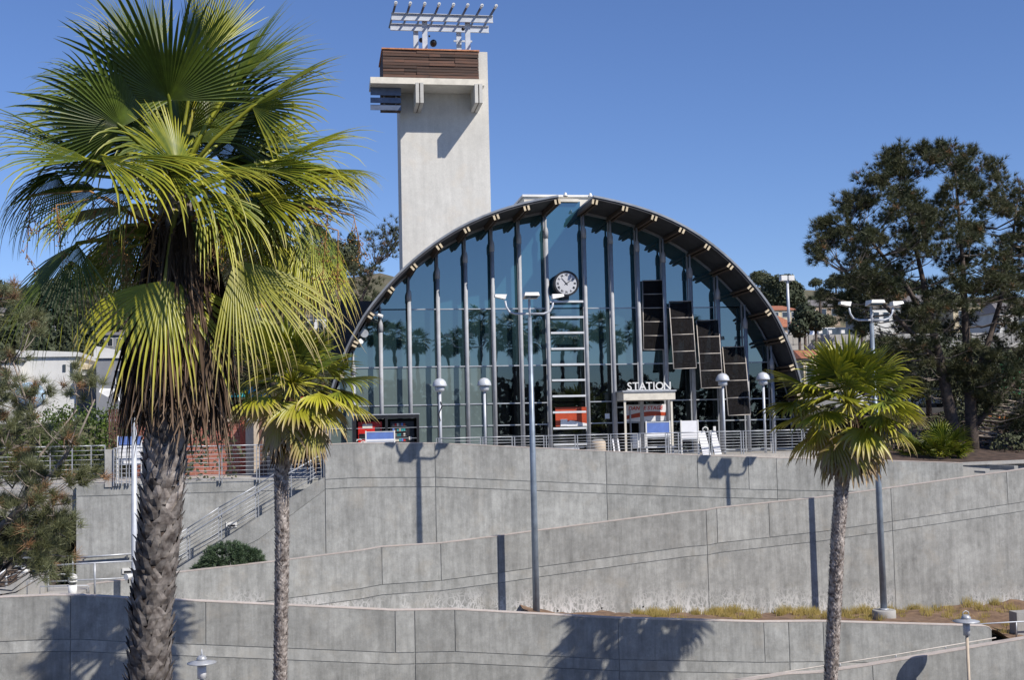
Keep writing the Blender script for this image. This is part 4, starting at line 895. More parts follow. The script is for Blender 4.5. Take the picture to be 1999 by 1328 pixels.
def disc_lamp(px,py,w,label,glass,zb=-11.5):
    u,z=P(px,py,w); t=thing('path_lamp',label,'lamp',(u,w,zb),'disc topped path lamps'); r=27*w/2400
    MB().lathe((u,w,z-.03),[(r,0),(r*1.0,.025),(r*.55,.07),(r*.35,.10)],24).build('disc_shade','galvanised',t)
    MB().lathe((u,w,z+.07),[(r*.35,0),(r*.37,.05),(r*.2,.14)],16).build('hood','galvanised',t)
    if glass: MB().lathe((u,w,z+.2),[(.035,0),(.02,.12),(.005,.22)],8).build('finial','pale_metal',t)
    else: MB().tube([(u-.12,w,z+.2),(u-.1,w,z+.3),(u,w,z+.35),(u+.1,w,z+.3),(u+.12,w,z+.2)],.015,5).build('loop','pale_metal',t)
    MB().tube([(u,w,z-.03),(u,w,z-.5)],.14 if glass else .12,12).build('lens','pale_metal' if not glass else 'sign_white',t)
    MB().tube([(u,w,zb),(u,w,z-.5)],.055,8).build('pole','pale_metal' if glass else 'beige_plaster',t)
disc_lamp(394,1294,40.,'round disc path lamp at the bottom edge between the two left palms',True)
disc_lamp(1886,1213,40.5,'round disc path lamp on a tan pole in the bottom right corner',False)
# =====================================================================================
# PLAZA FURNITURE
# =====================================================================================
w=58.0; a=P(690,812,w); b=P(818,812,w); zt=a[1]; kk=thing('drinks_kiosk','black framed drinks kiosk left of the arch, roofed shelter for vending machines','kiosk',((a[0]+b[0])/2,w,0))
MB().box(a[0],b[0],w,w+1.3,zt-.16,zt).build('roof','black',kk); MB().box(a[0]-.03,b[0]+.03,w-.03,w+1.33,zt,zt+.05).build('roof_edge','galvanised',kk)
for u in (a[0],(a[0]+b[0])/2-.06,b[0]-.12): MB().box(u,u+.12,w,w+1.3,0,zt-.16).build('post','black',kk)
MB().box(a[0]+.12,b[0]-.12,w+1.2,w+1.29,0,zt-.17).build('back_panel','black',kk)
for z in (.62,1.12,1.62): MB().box(a[0]+.12,b[0]-.12,w+.01,w+.035,z,z+.02).build('crossbar','galvanised',kk)
mid=(a[0]+b[0])/2
v=thing('vending_machine','red drinks machine with white script lettering in the left kiosk bay','vending machine',(mid-.8,w+.3,0))
u0=a[0]+.22; u1=mid-.2
MB().box(u0,u1,w+.3,w+1.1,0,zt-.3).build('cabinet','red_plastic',v); MB().box(u0+.2,u1-.45,w+.28,w+.3,zt-.6,zt-.4).build('sign_window','cream_paint',v)
MB().box(u1-.32,u1-.1,w+.28,w+.3,.8,1.7).build('button_panel','black',v); MB().box(u0+.05,u1-.05,w+.28,w+.3,zt-1.12,zt-.85).build('dark_band','black',v)
text_shape('Coca-Cola',.42,(u0+u1)/2,w+.285,.86,.02,'CENTER',shear=.45,spacing=.85,bold=.006).build('lettering','white_paint',v)
v=thing('vending_machine','dark snack machine with rows of packets in the right kiosk bay','vending machine',(mid+.8,w+.3,0)); u0=mid+.2; u1=b[0]-.22
MB().box(u0,u1,w+.35,w+1.1,0,zt-.3).build('cabinet','black',v)
rr=random.Random(3); cols=['red_plastic','sign_blue','cream_paint','orange_red','house_tan','roof_grey','teal_cloth','brown_wood']
for r_ in range(5):
    z=.75+r_*.24; sh=MB().box(u0+.05,u1-.35,w+.3,w+.35,z-.02,z).build('shelf','roof_grey',v)
    for k in range(6):
        x=u0+.1+k*(u1-u0-.5)/6; MB().box(x,x+.085,w+.305,w+.345,z+.002,z+.08+rr.random()*.06).build('packet',rr.choice(cols),v)
MB().box(u1-.25,u1-.12,w+.33,w+.35,1.05,1.2).build('lit_button','cream_paint',v)
def sign_panel(px0,py0,px1,py1,w,m,label,zb,stripes=True,legs=True,name='information_sign'):
    a=P(px0,py0,w); b=P(px1,py1,w); t=thing(name,label,'sign',((a[0]+b[0])/2,w,zb))
    MB().box(a[0],b[0],w,w+.06,b[1],a[1]).build('panel',m,t)
    if stripes: MB().box(a[0],b[0],w-.012,w,b[1],b[1]+(a[1]-b[1])*.2).build('lower_strip','sign_white',t); MB().box(a[0],b[0],w-.012,w,a[1]-.05,a[1]).build('upper_strip','pale_metal',t)
    if legs:
        for u in (a[0]-.05,b[0]): MB().box(u,u+.06,w-.02,w+.07,zb,a[1]+.03).build('leg','white_paint',t)
        MB().box(a[0],b[0],w,w+.05,b[1]-.06,b[1]-.001).build('frame_rail','pale_metal',t)
    return t
sign_panel(715,843,769,861,57.2,'sign_blue','blue information panel with white posts in front of the drinks kiosk',0.)
sign_panel(1262,824,1307,852,57.3,'sign_blue','blue information panel beside the entrance behind the railing',0.)
sign_panel(1330,822,1362,856,57.4,'sign_white','white information panel right of the blue one',0.,False)
sign_panel(231,853,275,905,57.3,'sign_white','blue topped information board behind the big palm trunk',-.7,False)
a=P(231,853,57.28); b=P(275,868,57.28); MB().box(a[0],b[0],57.26,57.29,b[1],a[1]).build('poster','sign_blue',bpy.data.objects['information_sign.003'])
# folding boards
u=P(1378,860,57.6)[0]; t=thing('sandwich_board','white folding sandwich boards leaning beside the railing','sign',(u,57.6,0))
for o,l in ((-.15,.36),(.45,.3)): 
    MB().hexa([(u+o-.05,57.5,0),(u+o+l,57.5,0),(u+o+l,57.55,0),(u+o-.05,57.55,0),(u+o-.2,57.75,1.15),(u+o-.2+l,57.75,1.15),(u+o-.2+l,57.8,1.15),(u+o-.2,57.8,1.15)]).build('board','sign_white',t)
mb=MB(); mb.tube([(u-.12,57.7,1.1),(u-.1,57.7,1.28),(u+.02,57.7,1.34),(u+.14,57.7,1.28),(u+.14,57.7,1.1)],.03,6); mb.build('handle','white_paint',t); MB().box(u+.42,u+.54,57.66,57.72,1.15,1.36).build('handle','white_paint',t)
u=P(1206,872,58.4)[0]; t=thing('easel_sign','narrow white easel boards left of the entrance door','sign',(u,58.4,0))
for o in (-.2,.05): MB().hexa([(u+o,58.3,0),(u+o+.07,58.3,0),(u+o+.07,58.35,0),(u+o,58.35,0),(u+o-.05,58.5,.85),(u+o+.02,58.5,.85),(u+o+.02,58.55,.85),(u+o-.05,58.55,.85)]).build('board','sign_white',t)
u=P(1168,870,57.6)[0]; t=thing('waste_bin','round beige concrete waste bin behind the railing near the ladder','bin',(u,57.6,0)); MB().lathe((u,57.6,0),[(.3,0),(.36,.05),(.36,.7),(.33,.78)],18).build('body','beige_plaster',t); MB().lathe((u,57.6,.78),[(.3,0),(.32,.04),(.2,.1)],18).build('lid','smooth_concrete',t)
u=P(1285,880,59)[0]; t=thing('bench','low pale bench under the blue information panel','bench',(u,58.6,0)); MB().box(u-.85,u+.75,58.4,58.85,.38,.45).build('seat','pale_metal',t)
for o in (-.7,.6): MB().box(u+o-.04,u+o+.04,58.45,58.8,0,.38).build('leg','galvanised',t)
u=P(1100,880,59)[0]; t=copy_tree(t,(u,59,0),'low pale bench at the foot of the ladder frame')
# =====================================================================================
# PALMS
# =====================================================================================
def fan_leaf(parent,hast,d,hint,Rr,spread=125,g=.5,age_shade=0.,tipage=.35,n=34,seed=0,pet=None,m='fan_leaf',fold=.25,split=.5,name='leaf',vfold=.32,rag=.12,wsplit=None):
    rs=random.Random(seed); wsplit=wsplit or split; d=Vector(d).normalized(); nrm=Vector(hint); nrm=(nrm-d*nrm.dot(d)); 
    if nrm.length<.05: nrm=Vector((1,0,0))-d*d.x
    nrm.normalize(); s_=d.cross(nrm).normalized(); V=[];Fq=[];A=[]
    TS=[.02,.2,.4,.55,.68,.8,.9,1.0]; dphi=2*R(spread)/n
    for i in range(n):
        ph=-R(spread)+dphi*(i+.5); rr=Rr*(.70+.30*math.cos(ph*.62))*(1+rs.uniform(-rag,rag*.5)); gi=g*rs.uniform(.6,1.5)
        dirv=(d*math.cos(ph)+s_*math.sin(ph)-nrm*fold*abs(math.sin(ph))+nrm*.16*math.cos(ph)).normalized()
        p=Vector(hast); last=0; kink=rs.random()<.3; tw=rs.uniform(-.6,.6); ag=age_shade+rs.uniform(-.06,.1)
        side0=(s_*math.cos(ph)-d*math.sin(ph)).normalized(); base=len(V)
        for k,t in enumerate(TS):
            st_=(t-last)*rr
            gg=gi*(.12*t+ (2.2*max(0,t-split)))*(t-last)*1.6
            if kink and t>.7: gg*=2.2
            dirv=(dirv+Vector((tw*.1*t,0,-1))*gg).normalized(); p=p+dirv*st_; last=t
            wd=dphi*rr*t*.55 if t<=wsplit else dphi*rr*wsplit*.55*((1-t)/(1-wsplit))**.7*.95
            sd=(side0-dirv*side0.dot(dirv)); sd.normalize(); nn=dirv.cross(sd); 
            if nn.dot(nrm)<0: nn=-nn
            vf=vfold*(1 if t<.9 else .6)
            for o,q in ((-wd,0),(0,-wd*vf*2),(wd,0)): V.append(tuple(p+sd*o+nn*(q+(wd*vf)))); A.append(max(0,ag+tipage*max(0,t-.35)**2*2.4))
        for k in range(len(TS)-1):
            b=base+k*3; Fq.append((b,b+1,b+4,b+3)); Fq.append((b+1,b+2,b+5,b+4))
    lf=np_mesh(name,V,Fq,m,parent,attr=A)
    if pet is not None:
        p0=Vector(pet); h=Vector(hast); midp=(p0+h)/2+Vector((0,0,.06*(h-p0).length)); mb=MB(); r=Rr*.013+.006
        mb.tube([p0,midp,h,h+d*Rr*.14],[r*1.6,r*1.15,r,.004],6); pm=mb.build('petiole',m,lf); a=pm.data.attributes.new('age_shade','FLOAT','POINT'); a.data.foreach_set('value',[min(.5,age_shade+.2)]*len(pm.data.vertices))
    return lf
def trunk_path(pts,rs): return pts,rs
def palm_trunk(t,pts,rads,nsc,sz,flare_parts=0,seed=1,m_s='leaf_base_bark'):
    mb=MB(); mb.tube(pts,[r*.92 for r in rads],16); tk=mb.build('trunk','bark_palm',t)
    rs=random.Random(seed); pts=[Vector(p) for p in pts]; L_=[0]
    for a,b in zip(pts,pts[1:]): L_.append(L_[-1]+(b-a).length)
    def at(s):
        for k in range(len(L_)-1):
            if s<=L_[k+1]+1e-6:
                f=(s-L_[k])/(L_[k+1]-L_[k]); return pts[k].lerp(pts[k+1],f),rads[k]+(rads[k+1]-rads[k])*f
        return pts[-1],rads[-1]
    items=[]
    step=sz*.5; s=0; row=0
    while s<L_[-1]:
        c,r=at(s); n=max(6,int(2*math.pi*r/(sz*.85)))
        for j in range(n):
            a=2*math.pi*(j+.5*(row%2))/n+rs.uniform(-.12,.12); ss=s+rs.uniform(-.3,.3)*step; c2,r2=at(max(0,min(L_[-1],ss))); items.append((a,c2,r2,ss))
        s+=step; row+=1
    def scale_geo(mb,a,c,r,rs):
        o=Vector((math.cos(a),math.sin(a),0)); tg=Vector((-math.sin(a),math.cos(a),0)); up=Vector((0,0,1)); h=sz*rs.uniform(.9,1.5); w_=sz*rs.uniform(.42,.6); fl=sz*rs.uniform(.15,.55); lean=tg*sz*rs.uniform(-.35,.35)
        b=c+o*r*.93; m1=c+o*(r+sz*.10)+up*h*.45; tp=c+o*(r+fl)+up*h+lean; i=len(mb.v)
        mb.v+=[tuple(q) for q in (b-tg*w_,b+o*sz*.06,b+tg*w_, m1-tg*w_*.85-o*sz*.04,m1+o*sz*.10,m1+tg*w_*.85-o*sz*.04, tp-tg*w_*.22,tp+tg*w_*.22, m1-o*sz*.12)]
        for f in ((0,1,4,3),(1,2,5,4),(3,4,6),(4,7,6),(4,5,7),(3,6,8),(5,8,7),(6,7,8)): mb.f.append(tuple(i+k for k in f)); mb.sm.append(False)
    vis=[it for it in items if math.sin(it[0])<.25]; hid=[it for it in items if math.sin(it[0])>=.25]
    if flare_parts:
        vis.sort(key=lambda it:-it[3]); top=vis[:flare_parts]
        vis=vis[flare_parts:]
        for a,c,r,_ in top: mb=MB(); scale_geo(mb,a,c,r,rs); mb.build('leaf_base',m_s,t)
    mb=MB()
    for a,c,r,_ in vis+hid: scale_geo(mb,a,c,r,rs)
    if mb.v: mb.build('leaf_base_cover',m_s,t,kind='stuff')
    return tk
# ---------- the big fan palm in the foreground ----------
BWD=19.6
big=thing('fan_palm','very large fan palm filling the left foreground with a thick scaly trunk and brown skirt','palm tree',P3(288,1400,BWD))
tp=[(300,1640),(290,1430),(291,1328),(296,1200),(309,1080),(318,960),(324,880),(338,760),(345,600),(345,480),(345,400)]
tr_=[.32,.30,.285,.285,.285,.29,.29,.30,.33,.3,.2]
palm_trunk(big,[P3(x,y,BWD) for x,y in tp],tr_,0,.20,290,3)
heart=Vector(P3(345,470,BWD)); top=Vector(P3(345,360,BWD)); PX=BWD/2400/math.cos(TH)*1.0
def pxdir(ang,dw): a=R(ang); c=math.sqrt(max(.01,1-dw*dw)); return Vector((math.cos(a)*c,dw,math.sin(a)*c))
#      hx  hy  dw   ang   dwc   Rpx spread g   age  tip  hint            petiole root
LV=[(330,195, -.5,  94, -.50, 215,98,.30,-.05,.15,(0,-1,-.2)),
    (238,248, -.4, 138, -.42, 185,108,.65,-.06,.15,(0,-1,-.1)),
    (172,312, -.3, 156, -.05, 205,62,1.0,.04,.2,(.25,-.45,1)),
    (262,100,  .3, 130,  .1, 130,45,.6,0,.2,(0,-.5,.8)),
    (410,100,   .6,  78,  .1, 150,40,.12,.24,.2,(.6,-1,.2)),
    (345,322, -.9, 135, -.5, 120,115,.45,.10,.3,(.2,-1,.6)),
    (198,305, -1., -12, -.35,270,50,1.15,.12,.35,(.1,-.5,1)),
    (330,330, -1.,-10, -.35,240,55,1.35,.10,.35,(.1,-.5,1)),
    (492,208, -.2,  24, -.15,190,88,.65,.10,.25,(-.1,-.6,.9)),
    (450,170,  .2,  52,  .1, 200,26,.5,.0,.2,(-.6,-.6,.4)),
    (400,245,  .5,  62,  .2, 210,100,.45,.06,.2,(0,-.8,.5)),
    (505,330, -.2,  16, -.2, 225,55,.8,.10,.3,(0,-.5,.9)),
    (498,380, -.5,   4, -.3, 215,58,1.3,.16,.4,(0,-.6,.9)),
    (322,548, -.60,-88, -.20,238,84,1.3,.28,.5,(.15,-1,.25)),
    (458,508, -.60,-54, -.20,270,50,.9,.28,.5,(.25,-1,.30)),
    (150,475,  .1,-118, -.15,240,66,.8,.02,.3,(-.5,-.6,.4)),
    (610,430,  .4, -70,  .1, 180,70,1.2,.12,.5,(.4,-.4,.6)),
    (560,310,  .5, -20,  .1, 190,80,1.1,.10,.35,(0,-.3,1)),
    (110,335,  .6,-130,  .2, 180,70,1.5,.02,.4,(-.3,.2,.8)),
    (300,270,  .8, 110,  .3, 200,105,.5,.0,.2,(0,-.7,.6)),
    (420,300,  .9,  40,  .5, 210,110,.8,.05,.3,(0,-.6,.8)),
    (260,400,  .7, 190,  .4, 200,90,1.2,.0,.3,(0,-.2,1)),
    (450,420,  .8, -15,  .5, 210,90,1.4,.05,.4,(0,-.2,1)),
    (520,460,  .5, -50,  .2, 190,80,1.2,.15,.5,(.3,-.3,.8)),
    (235,440,  .3,-105,  .1, 170,60,1.1,.08,.6,(-.2,-.5,.7)),
    (470,150,  .5,  35,  .3, 180,50,.7,.03,.2,(0,-.5,.8)),
    (205,180,  .4, 150,  .3, 150,70,.9,.0,.2,(0,-.5,.8)),
    (300,120,  .2, 100,  .1, 140,32,.2,.0,.2,(.5,-.8,.2)),
    (375,150,  .1,  72, -.1, 180,34,.15,.03,.15,(-.5,-.8,.2)),
    (290,430,  .6,-100,  .4, 220,70,1.0,.05,.5,(0,.6,.5)),
    (540,400,  .9,  10,  .6, 210,80,1.2,.08,.4,(0,-.1,1)),
    (240,330,  .9, 165,  .6, 210,85,1.2,.0,.3,(0,-.1,1)),
    (400,370, -.8, -42, -.4, 210,50,1.4,.10,.5,(.1,-.7,.9)),
    (260,360, -.8,-150, -.3, 150,55,1.5,.06,.4,(-.1,-.6,.9)),
    (640,330,  .3,  -8, .1, 110,60,1.3,.10,.4,(0,-.4,.9)),
    (590,470,  .2, -62, .1, 190,60,1.2,.25,.6,(.4,-.6,.5)),
]
_r=random.Random(5)
for k in range(14):   # the crowded middle of the crown, its shade painted as darker green
    an=_r.uniform(-35,215); rr_=_r.uniform(50,150); a_=R(an)
    LV.append((345+rr_*math.cos(a_)*1.15,330-rr_*math.sin(a_)*.9,_r.uniform(.0,1.0),an+_r.uniform(-15,15),_r.uniform(-.2,.5),_r.uniform(130,190),_r.uniform(60,110),_r.uniform(.6,1.5),_r.uniform(-.05,.12),.3,(_r.uniform(-.3,.3),_r.uniform(-.8,-.2),_r.uniform(.4,1))))
for k in range(8): LV.append((_r.uniform(210,560),_r.uniform(400,500),_r.uniform(-.3,.6),_r.uniform(-125,-55),_r.uniform(-.1,.3),_r.uniform(120,190),_r.uniform(45,80),1.3,_r.uniform(.05,.45),.7,(_r.uniform(-.3,.5),-.7,.4)))
for i,(hx,hy,dw,ang,dwc,rp,sp,g,age_shade,tip,hint) in enumerate(LV):
    h=Vector(P3(hx,hy,BWD+dw)); root=heart.lerp(top,max(0,min(1,(480-hy)/200))) if hy<500 else Vector(P3(345 if hx<400 else 430,400,BWD-.2))
    fan_leaf(big,h,pxdir(ang,dwc),hint,rp*PX*1.05,sp,g,age_shade,tip,n=int(30+sp*.16),split=.34 if ang<-40 else .5,rag=.2,seed=i,pet=root)
# dead skirt
rs=random.Random(11)
for i in range(170):
    a=rs.uniform(0,2*math.pi); lv=rs.random()**.8; y=420+lv*310; c=Vector(P3(352-(y-520)*.03,y,BWD)); r=.30+.42*(1-abs(lv-.75))
    o=Vector((math.cos(a),math.sin(a),0)); h=c+o*r*rs.uniform(.75,1.15); hang=rs.uniform(105,185)*PX
    fan_leaf(big,h,Vector((o.x*.12,o.y*.12,-1)),o,hang,rs.uniform(28,50),.35,rs.uniform(.0,.45),.8,n=13,seed=100+i,pet=c-Vector((0,0,-.2)),m='fan_leaf_dead',fold=.9,split=.35,name='dead_leaf',vfold=.5,rag=.35)
# seed stalks hanging in the crown
for i,(px,py,dw) in enumerate([(180,380,-.6),(215,400,-.5),(640,420,-.2),(690,420,0),(660,450,.1),(110,400,-.2),(60,380,0),(240,470,-.3),(600,480,.2),(420,440,-.7),(300,450,-.6),(250,420,-.6)]):
    a=Vector(P3(px,py,BWD+dw)); mb=MB(); b=a+Vector((rs.uniform(-.15,.15),0,-rs.uniform(.6,1.1))); root=heart.lerp(a,.3)
    mb.tube([heart,a.lerp(heart,.4)+Vector((0,0,.35)),a,b],[.02,.018,.012,.006],5)
    for k in range(16):
        f=rs.random(); q=a.lerp(b,f); e=q+Vector((rs.uniform(-.16,.16),rs.uniform(-.1,.1),-rs.uniform(.05,.25))); mb.tube([q,e],.005,3)
        for _ in range(3): mb.ball(tuple(e+Vector((rs.uniform(-.05,.05),rs.uniform(-.05,.05),rs.uniform(-.05,.05)))),.013,n=4,m=3)
    mb.build('seed_stalk','seed_stalk',big)
# ---------- smaller palms ----------
def small_palm(name,label,tpts,w,rads,heart_px,Rr,nl,seed,scales,zoff=0,n=26,skirt=18,group=None,parts=0,old=.35,skl=1.0,gbase=.5):
    t=thing(name,label,'palm tree',P3(tpts[0][0],tpts[0][1],w),group)
    palm_trunk(t,[P3(x,y,w) for x,y in tpts],rads,0,scales,parts,seed)
    H=Vector(P3(*heart_px,w)); rs=random.Random(seed)
    for i in range(nl):
        f=(i+.5)/nl; a=i*2.39996+rs.uniform(-.3,.3); el=R((82-118*f/.82 if f<.82 else -62)+rs.uniform(-14,14)); d=Vector((math.cos(a)*math.cos(el),math.sin(a)*math.cos(el),math.sin(el)))
        pl=Rr*(.55+.6*math.sin(min(1,f*1.8)*1.57))*rs.uniform(.8,1.1); hs=H+d*pl+Vector((0,0,-.12*pl*(1-abs(d.z)))); d2=(d+Vector((0,0,.1-.75*f))).normalized() if f<.8 else (d*.4+Vector((0,0,-1))).normalized()
        hint=Vector((0,0,1)) if abs(d2.z)<.8 else Vector((d.x,d.y,.3))
        ol=max(0,(f-.45)/.55); fan_leaf(t,hs,d2,hint,Rr*rs.uniform(.85,1.1),rs.uniform(70,120),(gbase*.35+1.15*f)*rs.uniform(.6,1.6),.05+old*ol+rs.uniform(-.05,.08),.3+.4*ol,n=n,seed=seed*50+i,pet=H,fold=.3,rag=.25,wsplit=.6)
    for i in range(skirt):
        a=i*2.4; o=Vector((math.cos(a),math.sin(a),0)); c=H+Vector((0,0,-.3-rs.random()*.8*skl)); fan_leaf(t,c+o*(rads[-1]+.1+rs.random()*.12),Vector((o.x*.2,o.y*.2,-1)),o,rs.uniform(.6,1.0)*skl,40,.2,rs.uniform(.0,.5),.6,n=9,seed=seed*90+i,m='fan_leaf_dead',fold=.8,name='dead_leaf',vfold=.5,rag=.3)
    return t
small_palm('fan_palm','slim young fan palm right of the big palm before the arch foot',[(547,1560),(547,1328),(549,1200),(551,1050),(549,930),(558,890),(570,815)],38.5,[.20,.185,.18,.19,.20,.24,.22],(570,748),1.28,50,21,.12,skirt=44,skl=1.4,old=.55)
small_palm('fan_palm','young fan palm at the right with a bright yellow green crown before the arch foot',[(1618,1560),(1622,1328),(1630,1180),(1636,1050),(1643,960),(1648,890),(1653,835)],39.2,[.21,.20,.20,.205,.215,.26,.25],(1656,785),1.40,50,22,.12,skirt=50,skl=1.5,old=.55)
# low fan palm shrub on the bank
sp=P(1830,895,61)
t=thing('palm_shrub','low bushy green fan palm on the bank below the big pine','palm shrub',(sp[0],61,sp[1]-.3)); rs=random.Random(4)
for i in range(30):
    a=i*2.4; el=R(rs.uniform(12,80)); d=Vector((math.cos(a)*math.cos(el),math.sin(a)*math.cos(el),math.sin(el))); b=Vector((sp[0]+rs.uniform(-.5,.5),61+rs.uniform(-.5,.5),sp[1]-.1)); fan_leaf(t,b+d*rs.uniform(.6,1.5),(d+Vector((0,0,-.1))).normalized(),Vector((0,0,1)) if el<1.2 else Vector((0,-1,.3)),rs.uniform(.9,1.25),95,.5,.06,.15,n=22,seed=900+i,pet=b)
# palms standing behind the viewer, seen mirrored in the station glass
first=None
MIR=[(768,655),(812,668),(872,672),(900,665),(938,628),(968,660),(1000,640),(1032,668),(1058,632),(1098,655),(1130,662),(1172,640),(1200,668),(1245,650),(1290,660),(1340,640),(735,650),(1010,675)]
rs=random.Random(8)
for i,(px,py) in enumerate(MIR):
    back=-30-rs.uniform(0,22); w2=122-back; u,z=P(px,py,w2); z-=0.
    if first is None:
        first=thing('street_palm','tall fan palm on the far side of the tracks, mirrored in the station glass','palm tree',(u,back,0),'palms mirrored in the station glass'); H=Vector((u,back,12)); r2=random.Random(2)
        MB().tube([(u,back,-.1),(u+.3,back,6),(u,back,12)],[.28,.2,.22],8).build('trunk','bark_palm',first)
        for k in range(26):
            f=(k+.5)/26; a=k*2.4; el=R(70-125*f); d=Vector((math.cos(a)*math.cos(el),math.sin(a)*math.cos(el),math.sin(el))); fan_leaf(first,H+d*1.1,(d+Vector((0,0,-.3-.4*f))).normalized(),(0,0,1),1.15,100,.6,.02,.3,n=12,seed=k,pet=H)
        for k in range(10):
            a=k*.63; o=Vector((math.cos(a),math.sin(a),0)); fan_leaf(first,H+o*.3+Vector((0,0,-.5)),Vector((o.x*.2,o.y*.2,-1)),o,1.3,40,.2,.2,.5,n=7,seed=k,m='fan_leaf_dead',name='dead_leaf')
        s0=z/12; first.scale=(s0,)*3
    else: copy_tree(first,(u,back,0),rz=rs.uniform(0,6),scale=z/12)
# =====================================================================================
# PINES
# =====================================================================================
NR=np.random.default_rng(12)
def unit(a): return a/np.linalg.norm(a,axis=-1,keepdims=True)
def needles(C,AX_,K,Lr,wd,spread=.8):
    n=len(C); ax=np.repeat(AX_,K,0); c=np.repeat(C,K,0); d=unit(ax*spread+NR.normal(0,.55,(n*K,3))); L_=NR.uniform(Lr[0],Lr[1],(n*K,1)); sd=unit(np.cross(d,NR.normal(0,1,(n*K,3))))*wd
    c=c+NR.normal(0,.02,c.shape); V=np.stack([c-sd,c+sd,c+d*L_],1).reshape(-1,3); return V,np.arange(len(V)).reshape(-1,3)
def pine(name,label,cat,trunks,tips,mneed,K,Lr,wd,nt,puff,mbark='bark_pine',brown=None,group=None,br=.05,tuftax=.8,up=.5,parts=True,mbranch=None,attach_low=.25):
    o=trunks[0][0][0]; t=thing(name,label,cat,tuple(o),group)
    TP=[]
    for pts,rads in trunks:
        MB().tube(pts,rads,9).build('trunk',mbark,t)
        for a,b in zip(pts,pts[1:]):
            for k in range(6): TP.append(np.array(a)+(np.array(b)-np.array(a))*k/6)
    TP=np.array(TP); mb=MB(); C=[];A=[]
    for tip in tips:
        tip=np.array(tip); dd=TP-tip; dist=np.linalg.norm(dd*np.array([1,1,.8]),axis=1)+np.where(TP[:,2]>tip[2]-attach_low,4,0); j=int(np.argmin(dist)); root=TP[j]; v=tip-root; L_=np.linalg.norm(v)
        if L_<.05: continue
        m1=root+v*.4+np.array([NR.normal(0,.04*L_),NR.normal(0,.04*L_),-.10*L_]); m2=root+v*.75+np.array([NR.normal(0,.03*L_),NR.normal(0,.03*L_),-.06*L_])
        r0=min(br,.012*L_+.012); mb.tube([root,m1,m2,tip],[r0,r0*.7,r0*.45,r0*.3],4,caps=False)
        ax=unit(v/L_+np.array([0,0,up]))
        for _ in range(nt):
            c=tip+NR.normal(0,puff,3)*np.array([1,1,.7]); C.append(c); A.append(unit(ax+(c-tip)/max(puff,.01)*.45))
            if NR.random()<.5: mb.tube([m2+(tip-m2)*.5,c],[.012,.006],3,caps=False)
    mb.build('branches',mbranch or mbark,t)
    C=np.array(C);A=np.array(A); 
    if brown:
        k=NR.random(len(C))<brown; V,F_=needles(C[k],A[k],K,Lr,wd,tuftax*.5); np_mesh('dry_needles',V,F_,'needle_brown',t); C=C[~k];A=A[~k]
    V,F_=needles(C,A,K,Lr,wd,tuftax); np_mesh('crown',V,F_,mneed,t)
    return t
def inpoly(x,y,pl):
    c=False; j=len(pl)-1
    for i in range(len(pl)):
        if (pl[i][1]>y)!=(pl[j][1]>y) and x<(pl[j][0]-pl[i][0])*(y-pl[i][1])/(pl[j][1]-pl[i][1])+pl[i][0]: c=not c
        j=i
    return c
def gapn(x,y,s,seed=0): return math.sin(x/s+seed)*math.sin(y/s*1.13+seed*2)+.6*math.sin(x/s*2.3+y/s*1.7+seed)+.4*math.sin(y/s*3.1-x/s*2.7)
# big pine at the right
PWd=64
poly=[(1588,500),(1592,440),(1640,395),(1665,355),(1700,330),(1745,290),(1790,278),(1840,268),(1890,285),(1925,310),(1965,320),(1999,365),(2080,420),(2120,600),(2120,820),(2000,860),(1920,800),(1860,740),(1800,770),(1720,720),(1690,650),(1640,610),(1592,590),(1590,540)]
tips=[]; rs=random.Random(31)
while len(tips)<560:
    x=rs.uniform(1585,2120); y=rs.uniform(265,860)
    if not inpoly(x,y,poly): continue
    edge=min(math.hypot(x-(a[0]+(b[0]-a[0])*f),y-(a[1]+(b[1]-a[1])*f)) for a,b in zip(poly,poly[1:]+poly[:1]) for f in (0,.33,.66))
    gv=gapn(x,y,34,1.3); 
    if gv<(-.3 if y>600 or x<1650 else -.6) and not (edge<28 and gv>-.8): continue
    dep=min(1,edge/120)*4.2; dw=rs.uniform(-dep,dep)
    tips.append(P3(x,y,PWd+dw))
tr1=[P3(1880,900,PWd),P3(1862,840,PWd),P3(1838,720,PWd),P3(1822,650,PWd),P3(1800,540,PWd),P3(1775,430,PWd+.5),P3(1765,340,PWd)]
tr2=[P3(1900,905,PWd+.3),P3(1897,840,PWd+.3),P3(1892,740,PWd),P3(1884,620,PWd),P3(1880,520,PWd-.3),P3(1870,400,PWd),P3(1862,310,PWd)]
tr3=[P3(1892,740,PWd),P3(1920,700,PWd+.5),P3(1950,600,PWd+.6),P3(1975,480,PWd),P3(1985,400,PWd)]
tr4=[P3(1838,720,PWd),P3(1790,660,PWd-.6),P3(1720,590,PWd-.8),P3(1640,520,PWd-1)]
tr5=[P3(1822,650,PWd),P3(1770,560,PWd-.2),P3(1700,470,PWd),P3(1650,430,PWd)]
tr6=[P3(1897,840,PWd+.3),P3(1930,800,PWd),P3(1990,740,PWd),P3(2080,650,PWd)]
pine('pine_tree','large dark torrey style pine with two leaning trunks at the right behind the plaza','tree',
  [(tr1,[.38,.36,.28,.21,.14,.08,.04]),(tr2,[.38,.35,.28,.2,.13,.08,.04]),(tr3,[.2,.18,.14,.08,.04]),(tr4,[.17,.14,.1,.05]),(tr5,[.17,.13,.09,.05]),(tr6,[.2,.16,.12,.06])],
  tips,'needle_dark',30,(.24,.44),.014,20,.26,brown=.02,br=.06,mbranch='branch_pale')
